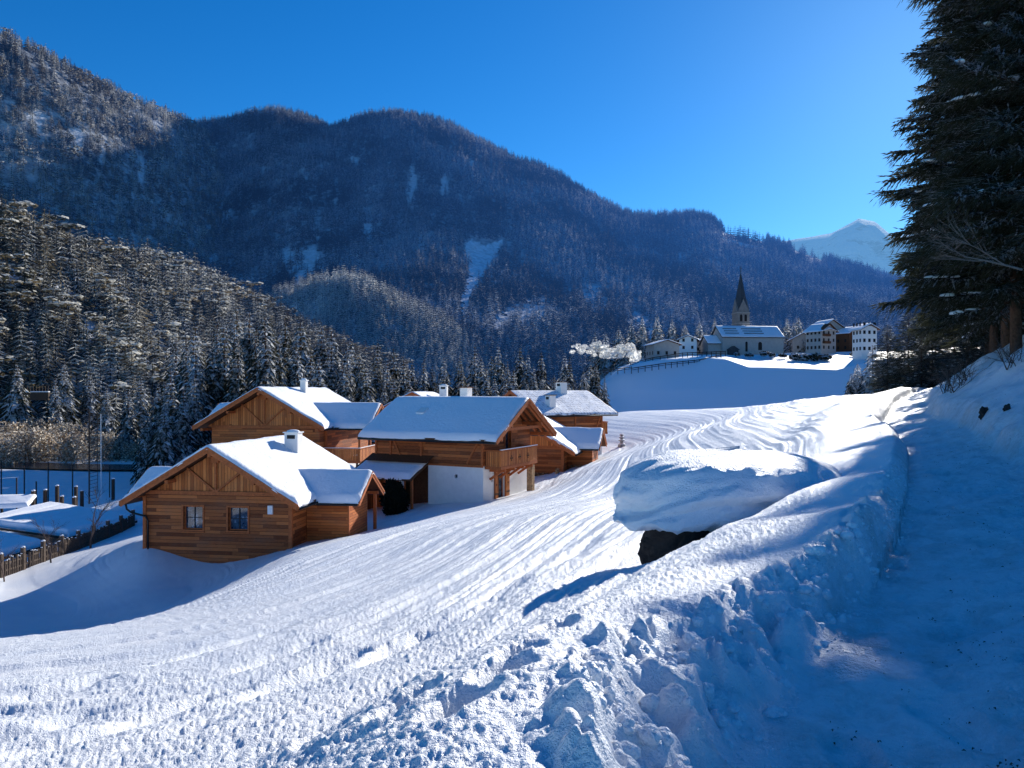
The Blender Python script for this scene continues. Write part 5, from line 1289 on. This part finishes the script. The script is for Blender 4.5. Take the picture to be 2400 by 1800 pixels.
    g.prism([(tx-w/2, ht+.25), (tx+w/2, ht+.25), (tx, ht+gh_)], ty-w/2, ty+w/2); g.prism([(ty-w/2, ht+.25), (ty+w/2, ht+.25), (ty, ht+gh_)], tx-w/2+.004, tx+w/2-.004, axis=0)
    g.build('tower_gable', M['towerstone'], tw)
    s = MB(); b = w/2+.1
    for k in range(8):
        pass
    n = 8; base = [(tx+math.cos(math.pi/8+k*math.pi/4)*2.75, ty+math.sin(math.pi/8+k*math.pi/4)*2.75, ht+2.0) for k in range(n)]
    s.add(base+[(tx, ty, ht+17.2)], [(k, (k+1) % n, n) for k in range(n)]+[tuple(range(n-1, -1, -1))])
    for sx in (-1, 1):
        s.add([(tx+sx*w/2, ty-w/2-.1, ht+.2), (tx, ty-w/2-.12, ht+gh_+.15), (tx, ty, ht+gh_+.15), (tx+sx*w/2, ty, ht+.2)], [(0, 1, 2, 3)])
    sp = s.build('spire', M['slate'], tw)
    x = MB(); x.box(tx-.08, tx+.08, ty-.08, ty+.08, ht+16.8, ht+19.2); x.box(tx-.5, tx+.5, ty-.07, ty+.07, ht+18.2, ht+18.38); x.lump((tx, ty, ht+17.2), .3, .0, 10, 1, -1); x.build('spire_cross', M['slate'], sp)
    return H
church()
box_house('low_house', 1533, 836, 262, 9.4, 8, 4.6, R(17), R(10), 'low white house with lean snowy roof at the left end of the village road', rows=1, cols=3, wall=M['oldplaster'], snowt=.35)
box_house('village_house', 1592, 823, 285, 6.5, 9, 4.6, R(24), R(-15), 'narrow white gabled house just left of the church choir', rows=2, cols=2, wall=M['plaster'])
box_house('village_house', 1628, 826, 300, 9, 8, 4.2, R(18), R(12), 'low house with bright lit roof snow between the narrow gable and the church', rows=1, cols=3, wall=M['oldplaster'])
box_house('guest_house', 1925, 822, 282, 8.2, 7.2, 8.0, R(32), R(28), 'cream guest house with hipped snowy roof and dark balconies right of the church', rows=3, cols=3, hip=True, balconies=True, side_cols=4)
box_house('village_house', 1925, 815, 305, 10, 10, 8.5, R(33), R(10), 'house behind the cream guest house, only its blue-white roof slope showing', rows=1, cols=2)
box_house('brown_chalet', 1990, 822, 300, 9, 10, 7.6, R(27), R(30), 'dark brown wooden chalet squeezed between guest house and tall white house', rows=2, cols=2, wall=M['darkbeam'])
box_house('tall_white_house', 2020, 826, 255, 5.6, 5.5, 8.4, R(27), R(8), 'tall white house with rows of small windows at the right end of the village', rows=4, cols=3, wall=M['plaster'], snowt=.6)
box_house('village_house', 1858, 822, 300, 8, 8, 5.0, R(28), R(-12), 'small house between church nave and guest house', rows=1, cols=2)
# road rails below the houses
def guard(pts, name, label):
    P_ = [P(*p) for p in pts]; m = MB(); L = []
    for a, b in zip(P_[:-1], P_[1:]):
        n = max(1, int((b-a).length/2.2))
        for i in range(n): L.append(a.lerp(b, i/n))
    L.append(P_[-1]); o = MB()
    for a, b in zip(L[:-1], L[1:]): o.bar(a+Vector((0, 0, .95)), b+Vector((0, 0, .95)), .18, .28); o.bar(a+Vector((0, 0, .4)), b+Vector((0, 0, .4)), .12, .2)
    e = empty(name, P_[0], 0, label, 'fence'); r = o.build('rail', M['post'], e); r.location = -P_[0]
    k = MB()
    for a in L: k.box(a.x-.1, a.x+.1, a.y-.1, a.y+.1, a.z-.8, a.z+1.15)
    q = k.build('fence_posts', M['post'], e); q.location = -P_[0]
    return e
guard([(1478, 858, 250), (1530, 845, 250), (1600, 834, 252), (1700, 830, 262)], 'road_fence', 'dark wooden fence along the upper road left of the church')
guard([(1480, 870, 240), (1560, 858, 240), (1640, 850, 246), (1690, 838, 252)], 'road_fence', 'dark wooden fence along the lower hillside road below the church')
guard([(1400, 878, 238), (1480, 867, 238)], 'road_fence', 'short fence where the road drops into the wooded ravine')
guard([(318, 1000, 168), (395, 998, 168)], 'bridge_rail', 'dark snow-topped bridge rail across the river at left')
# hedges and trees of the village
BUSH = [bush_mesh('frosted bush', 1.6, 1.6, 60+i, M['spruce_mid'], 260, .34) for i in range(2)]
for i, (px, py, Y, s) in enumerate([(1790,832,270,1.1),(1812,834,270,1.0),(1834,835,268,.9),(1860,840,262,1.3),(1885,842,262,1.5),(1910,842,260,1.6),(1935,842,262,1.3),(1730,832,272,.8),(1755,834,270,.9),(2000,832,270,1.0)]):
    p = P(px, py, Y); o = empty('frosted_bush', (p.x, p.y, p.z-.3), i, 'frosted bush in the hedge below church and guest house', 'bush', 'frosted bushes below the village'); o.scale = (s*1.2, s, s)
    link('foliage_twigs', BUSH[i % 2], o)
for i, (px, top, Y) in enumerate([(1505,740,300),(1540,735,305),(1575,745,300),(1605,758,310),(1640,752,320),(1675,742,315),(1690,765,300),(1480,752,290),(1860,755,305),(1872,742,315),(1885,770,300),(1960,745,322),(1845,745,320),(1450,765,285),(1420,780,280),(1395,775,282),(1800,772,330),(1510,770,285),(1460,785,262),(1655,775,300),(2040,760,310)]):
    X = (px-CX)/F*Y; z = 10 if px < 1500 else 14.0; z = min(z, hill_z(X, Y))-.5 if px > 1500 else (px-1340)/160*14-4
    plant(X, Y, z, (HZ-top)/F*Y-z, i % 5, 'frosted conifer among the village roofs' if px > 1500 else 'frosted conifer at the village edge above the ravine', 'conifers in the village' if px > 1500 else 'conifers at the village edge', wide=1.25)
# steam from a chimney below the road
def steam():
    r_ = random.Random(3); m = MB(); p = P(1440, 822, 225)
    for i in range(26):
        u = i/25; m.lump((-12+u*17+r_.uniform(-1.5, 1.5), r_.uniform(-1.2, 1.2), r_.uniform(-1.6, 1.8)), (r_.uniform(.6, 1.9)*(.6+.8*u), 1.2, r_.uniform(.4, 1.3)*(.6+.9*u)), .3, 20, i, -1)
    o = m.build('steam_cloud', M['steam'], None, True); o.location = p; tag(o, 'bright sunlit puff of steam drifting left of the village', 'steam')
steam()
# ------------------------------------------------------------------ river, thicket, playground at the left
rv = MB(); n = 24
ptsL = []; ptsR = []
for i in range(n+1):
    u = i/n; px = -260+u*640; X = (px-CX)/F*118
    c = 118-X*.25-22+(-0); Y = 118-.25*X-0
    Yc = 118-(X*.25); Yc = 118-(X)*.25
    ptsL.append((X*1.0, Yc-5)); ptsR.append((X*1.0, Yc+5))
V = []
for a, b in zip(ptsL, ptsR): V += [(a[0], a[1], 0), (b[0], b[1], 0)]
rvz = min(gh(a[0], (a[1]+b[1])/2) for a, b in zip(ptsL, ptsR))+.42
rv.add([(x, y, gh(x, 118-.25*x)+.55) for x, y, _ in V], [(2*i, 2*i+2, 2*i+3, 2*i+1) for i in range(n)])
o = rv.build('river', M['water']); tag(o, kind='structure')
TW = [bush_mesh('frosted thicket %d' % i, 2.6, 6.6, 70+i, M['scrub'], 620, .24, 7, False) for i in range(4)]
r_ = random.Random(8)
for i in range(64):
    px = -40+ (i % 32)*14+r_.uniform(-6, 6); Y = (148, 160)[i//32]+r_.uniform(-4, 5)
    if px > 400: continue
    X = (px-CX)/F*Y; o = empty('bare_tree', (X, Y, gh(X, Y)-.3), r_.random()*6, 'frosted leafless tree in the tan thicket on the far river bank', 'tree', 'frosted thicket across the river')
    top = np.interp(px, [0, 100, 200, 300, 400], [960, 950, 975, 985, 1010])+(25 if i < 32 else 0)+r_.uniform(-6, 22)
    s = max(.35, ((HZ-top)/F*Y-gh(X, Y))/7.5); o.scale = (s*1.15, s*1.15, s)
    link('foliage_twigs', TW[i % 4], o)  # bare frosted branches of the leafless tree, built as loose flat flecks
# saplings on the near slope
SAP = [bare_mesh('sapling %d' % i, 3.2, 90+i, .42, 4, 1, .06, M['twigdark'], 0, 4) for i in range(3)]
for i, (px, py, Y, top) in enumerate([(212, 1272, 44, 1140), (120, 1302, 40, 1200), (10, 1350, 36, 1252)]):
    X = (px-CX)/F*Y; z = gh(X, Y); o = empty('sapling', (X, Y, z-.1), i*2, ('leafless sapling by the picket fence nearest the chalet', 'leafless sapling by the picket fence in front of the snow-covered canopy', 'leafless sapling at the lower left edge of the picture')[i], 'tree')
    s = ((HZ-top)/F*Y-z)/3.4; o.scale = (s, s, s); link('branches', SAP[i], o)
# picket fence
fa, fb = Vector(P(-120, 1395, 33)), Vector(P(312, 1222, 52))
root = empty('picket_fence', fa, 0, 'weathered picket fence with snow caps running down past the saplings', 'fence')
pk = MB(); sn = MB(); N_ = 120
r_ = random.Random(2)
for i in range(N_):
    p = fa.lerp(fb, i/N_); z = gh(p.x, p.y); d = (fb-fa).normalized()
    h = r_.uniform(.72, .9); a = Vector((p.x, p.y, z-.2))-fa; pk.bar(a, a+Vector((r_.uniform(-.04, .04), r_.uniform(-.04, .04), h+.2)), .09, .05, up=d)
    if r_.random() < .5: sn.lump((a.x, a.y, h+a.z+.22), (.06, .06, .035), .1, 7, i)
pk.build('pickets', M['fence'], root)
po = MB()
for i in range(11):
    p = fa.lerp(fb, i/10); z = gh(p.x, p.y); po = MB(); po.box(-.09, .09, -.09, .09, -.5, 1.15); q = po.build('post', M['fence'], root); q.location = Vector((p.x, p.y, z))-fa
    c = MB(); c.lump((0, 0, 1.15), (.11, .11, .07), .08, 10, i); c.build('snow_cap', M['snowlump'], q, True)
rl = MB()
for i in range(40):
    a, b = fa.lerp(fb, i/40), fa.lerp(fb, (i+1)/40)
    for h in (.25, .6): rl.bar(Vector((a.x, a.y, gh(a.x, a.y)+h))-fa, Vector((b.x, b.y, gh(b.x, b.y)+h))-fa, .05, .08)
rl.build('rails', M['fence'], root); sn.build('picket_snow', M['snowlump'], root, True)
# low snow-covered canopies
def canopy(corners, label, seed):
    C = [P(*c) for c in corners]; z = sum(c.z for c in C)/4
    c0 = C[0]; e = empty('flat_canopy', (c0.x, c0.y, z), 0, label, 'shed roof')
    L = [Vector((c.x-c0.x, c.y-c0.y, 0)) for c in C]
    nu = 60; u = np.linspace(0, 1, nu); U, Vv = np.meshgrid(u, u, indexing='ij')
    A_, B_, C_, D_ = [np.array(l) for l in L]
    G = (A_[None, None]*((1-U)*(1-Vv))[..., None]+B_*(U*(1-Vv))[..., None]+C_*(U*Vv)[..., None]+D_*((1-U)*Vv)[..., None])
    dm = np.minimum(np.minimum(U, 1-U), np.minimum(Vv, 1-Vv))
    ee = np.sqrt(np.clip(1-(1-np.clip(dm/.05, 0, 1))**2, 0, 1))
    rib = -.07*np.exp(-((((Vv*7) % 1)-.5)/.10)**2)*sst(.04, .1, dm)
    G[..., 2] = .42*ee+rib+.03*fbm(G[..., 0]*.6, G[..., 1]*.6, 3, seed)
    V = np.r_[G.reshape(-1, 3), G.reshape(-1, 3)*[1, 1, 0]-[0, 0, .04]]; i = np.arange(nu*nu).reshape(nu, nu); sd = []
    for k in (i[0], i[:, -1], i[-1, ::-1], i[::-1, 0]): sd.append(np.stack([k[:-1], k[1:], k[1:]+nu*nu, k[:-1]+nu*nu], 1))
    link('snow_blanket', npmesh('canopy snow', V, np.r_[grid_faces(nu, nu), np.concatenate(sd)], M['roofsnow'], True), e)
    m = MB(); m.add([(p.x, p.y, d) for d in (-.2, -.045) for p in L], [(0, 1, 2, 3), (7, 6, 5, 4), (0, 4, 5, 1), (1, 5, 6, 2), (2, 6, 7, 3), (3, 7, 4, 0)]); m.build('deck', M['post'], e)
    for p in L:
        q = p.lerp((L[0]+L[2])/2, .06); m = MB(); m.box(q.x-.08, q.x+.08, q.y-.08, q.y+.08, -2.6, -.2); m.build('support', M['post'], e)
canopy([(-60, 1232, 56.8*.9), (115, 1184, 65.9*.9), (322, 1214, 58.5*.9), (160, 1258, 51.7*.9)], 'wide flat canopy under thick ribbed snow behind the picket fence', 1)
canopy([(-150, 1275, 45), (-20, 1258, 48.5), (100, 1277, 45), (-10, 1306, 41.5)], 'smaller flat snow-covered canopy at the lower left edge', 2)
# posts, poles, mast
for i, (px, y0, y1, Y) in enumerate([(78, 1150, 1193, 72), (106, 1148, 1186, 74), (134, 1138, 1184, 75), (145, 1163, 1188, 73), (60, 1162, 1190, 74), (178, 1140, 1175, 78), (174, 1165, 1190, 72), (192, 1150, 1170, 80), (265, 1122, 1172, 84)]):
    X = (px-CX)/F*Y; z = gh(X, Y); h = (HZ-y0)/F*Y-z
    m = MB(); m.box(-.14, .14, -.14, .14, -.4, max(.8, h)); o = m.build('wooden_post', M['post'], None, bevel=.02); o.location = (X, Y, z)
    tag(o, 'dark squared playground post' if i < 8 else 'lone dark post standing nearest the eave of the front chalet', 'post', 'playground posts' if i < 8 else None)
    c = MB(); c.lump((0, 0, max(.8, h)), (.18, .18, .10), .1, 10, i); c.build('snow_cap', M['snowlump'], o, True)
for i, (px, y0, Y) in enumerate([(3, 1080, 88), (57, 1085, 88), (113, 1082, 88), (170, 1090, 88), (257, 1095, 88), (85, 1128, 80), (39, 1120, 80)]):
    X = (px-CX)/F*Y; z = gh(X, Y); h = (HZ-y0)/F*Y-z; m = MB(); m.tube([(0, 0, -.3), (0, 0, max(1, h))], .07, 8); o = m.build('net_pole', M['post'], None, True); o.location = (X, Y, z); tag(o, 'thin dark pole of the ball court fence', 'pole', 'ball court poles')
def mast():
    Y = 84; X = (219-CX)/F*Y; z = gh(X, Y); h = (HZ-962)/F*Y-z
    e = empty('lattice_mast', (X, Y, z), .4, 'tall narrow lattice mast with a cable, rising from the playground', 'mast')
    m = MB(); w = .42
    m.bar((-w, 0, -.3), (-w, 0, h), .14, .14); m.bar((w, 0, h*.1), (w, 0, h*.97), .06, .06)
    n = int(h/.42)
    for i in range(n): m.bar((-w, 0, i*h/n), (w, 0, (i+.5)*h/n), .045, .045)
    m.build('lattice', M['post'], e)
    c = MB(); c.tube([(w+.35, 0, .5), (w+.32, 0, h*.96)], .035, 6); c.build('cable', M['white'], e)
    c = MB(); c.tube([(-w, 0, h), (-w-.3, 0, h+.15), (-w-.7, 0, h+.05)], .06, 6); c.build('lamp_arm', M['post'], e)
mast()
def play():
    Y = 70; X = (28-CX)/F*Y; z = gh(X, Y)
    e = empty('play_tower', (X, Y, z), .3, 'wooden play tower with snowy lean-to roof at the left edge', 'play tower')
    for x in (-1.1, 1.1):
        for y in (-.9, .9): m = MB(); m.box(x-.09, x+.09, y-.09, y+.09, -.3, 2.5); m.build('post', M['post'], e)
    m = MB(); m.box(-1.1, 1.1, -.9, .9, 1.05, 1.15)
    for i in range(10): m.box(-1.08+i*.23, -.9+i*.23, -.96, -.92, .2, 1.8)
    m.build('platform', M['fence'], e)
    r = MB(); r.add([(-1.6, -1.3, 2.3), (1.6, -1.3, 2.3), (1.6, 1.3, 2.9), (-1.6, 1.3, 2.9)], [(0, 1, 2, 3)]); ro = r.build('roof', M['post'], e)
    V, Fc = snow_slab(2.7, -1.7, 1.7, math.atan2(.6, 2.6), 0, .35, 3, nu=18, nv=18, one_side=1)
    o = link('snow_blanket', npmesh('play snow', V, Fc, M['roofsnow'], True), ro); o.matrix_local = Matrix.Translation((0, 1.35, 2.93)) @ Matrix.Rotation(R(-90), 4, 'Z')
    s = MB(); pts = [(1.15, 0, 1.15), (1.6, -.1, 1.1), (2.4, -.2, .55), (3.1, -.3, .15), (3.6, -.3, .08)]
    for a, b in zip(pts[:-1], pts[1:]):
        for w in (-.3, .3): s.bar(Vector(a)+Vector((0, w, .1)), Vector(b)+Vector((0, w, .1)), .05, .28)
        s.bar(a, b, .6, .04)
    s.build('slide', M['yellow'], e)
play()
# roadside wall with railing below the spur
wp = P(62, 935, 176); e = empty('retaining_wall', wp, 0, 'grey roadside retaining wall with a railing on top, low on the wooded spur', 'wall')
m = MB(); m.box(0, 5.2, 0, .6, -.3, 1.6); m.build('masonry', M['fence'], e)
m = MB()
for i in range(8): m.box(i*.72, i*.72+.09, .2, .3, 1.6, 3.2)
m.box(0, 5.2, .2, .3, 3.1, 3.2); m.box(0, 5.2, .2, .3, 2.4, 2.48); m.build('railing', M['fence'], e)
m = MB(); m.box(-.1, 5.3, -.2, .5, 1.6, 1.85); m.build('wall_snow', M['snow'], e)
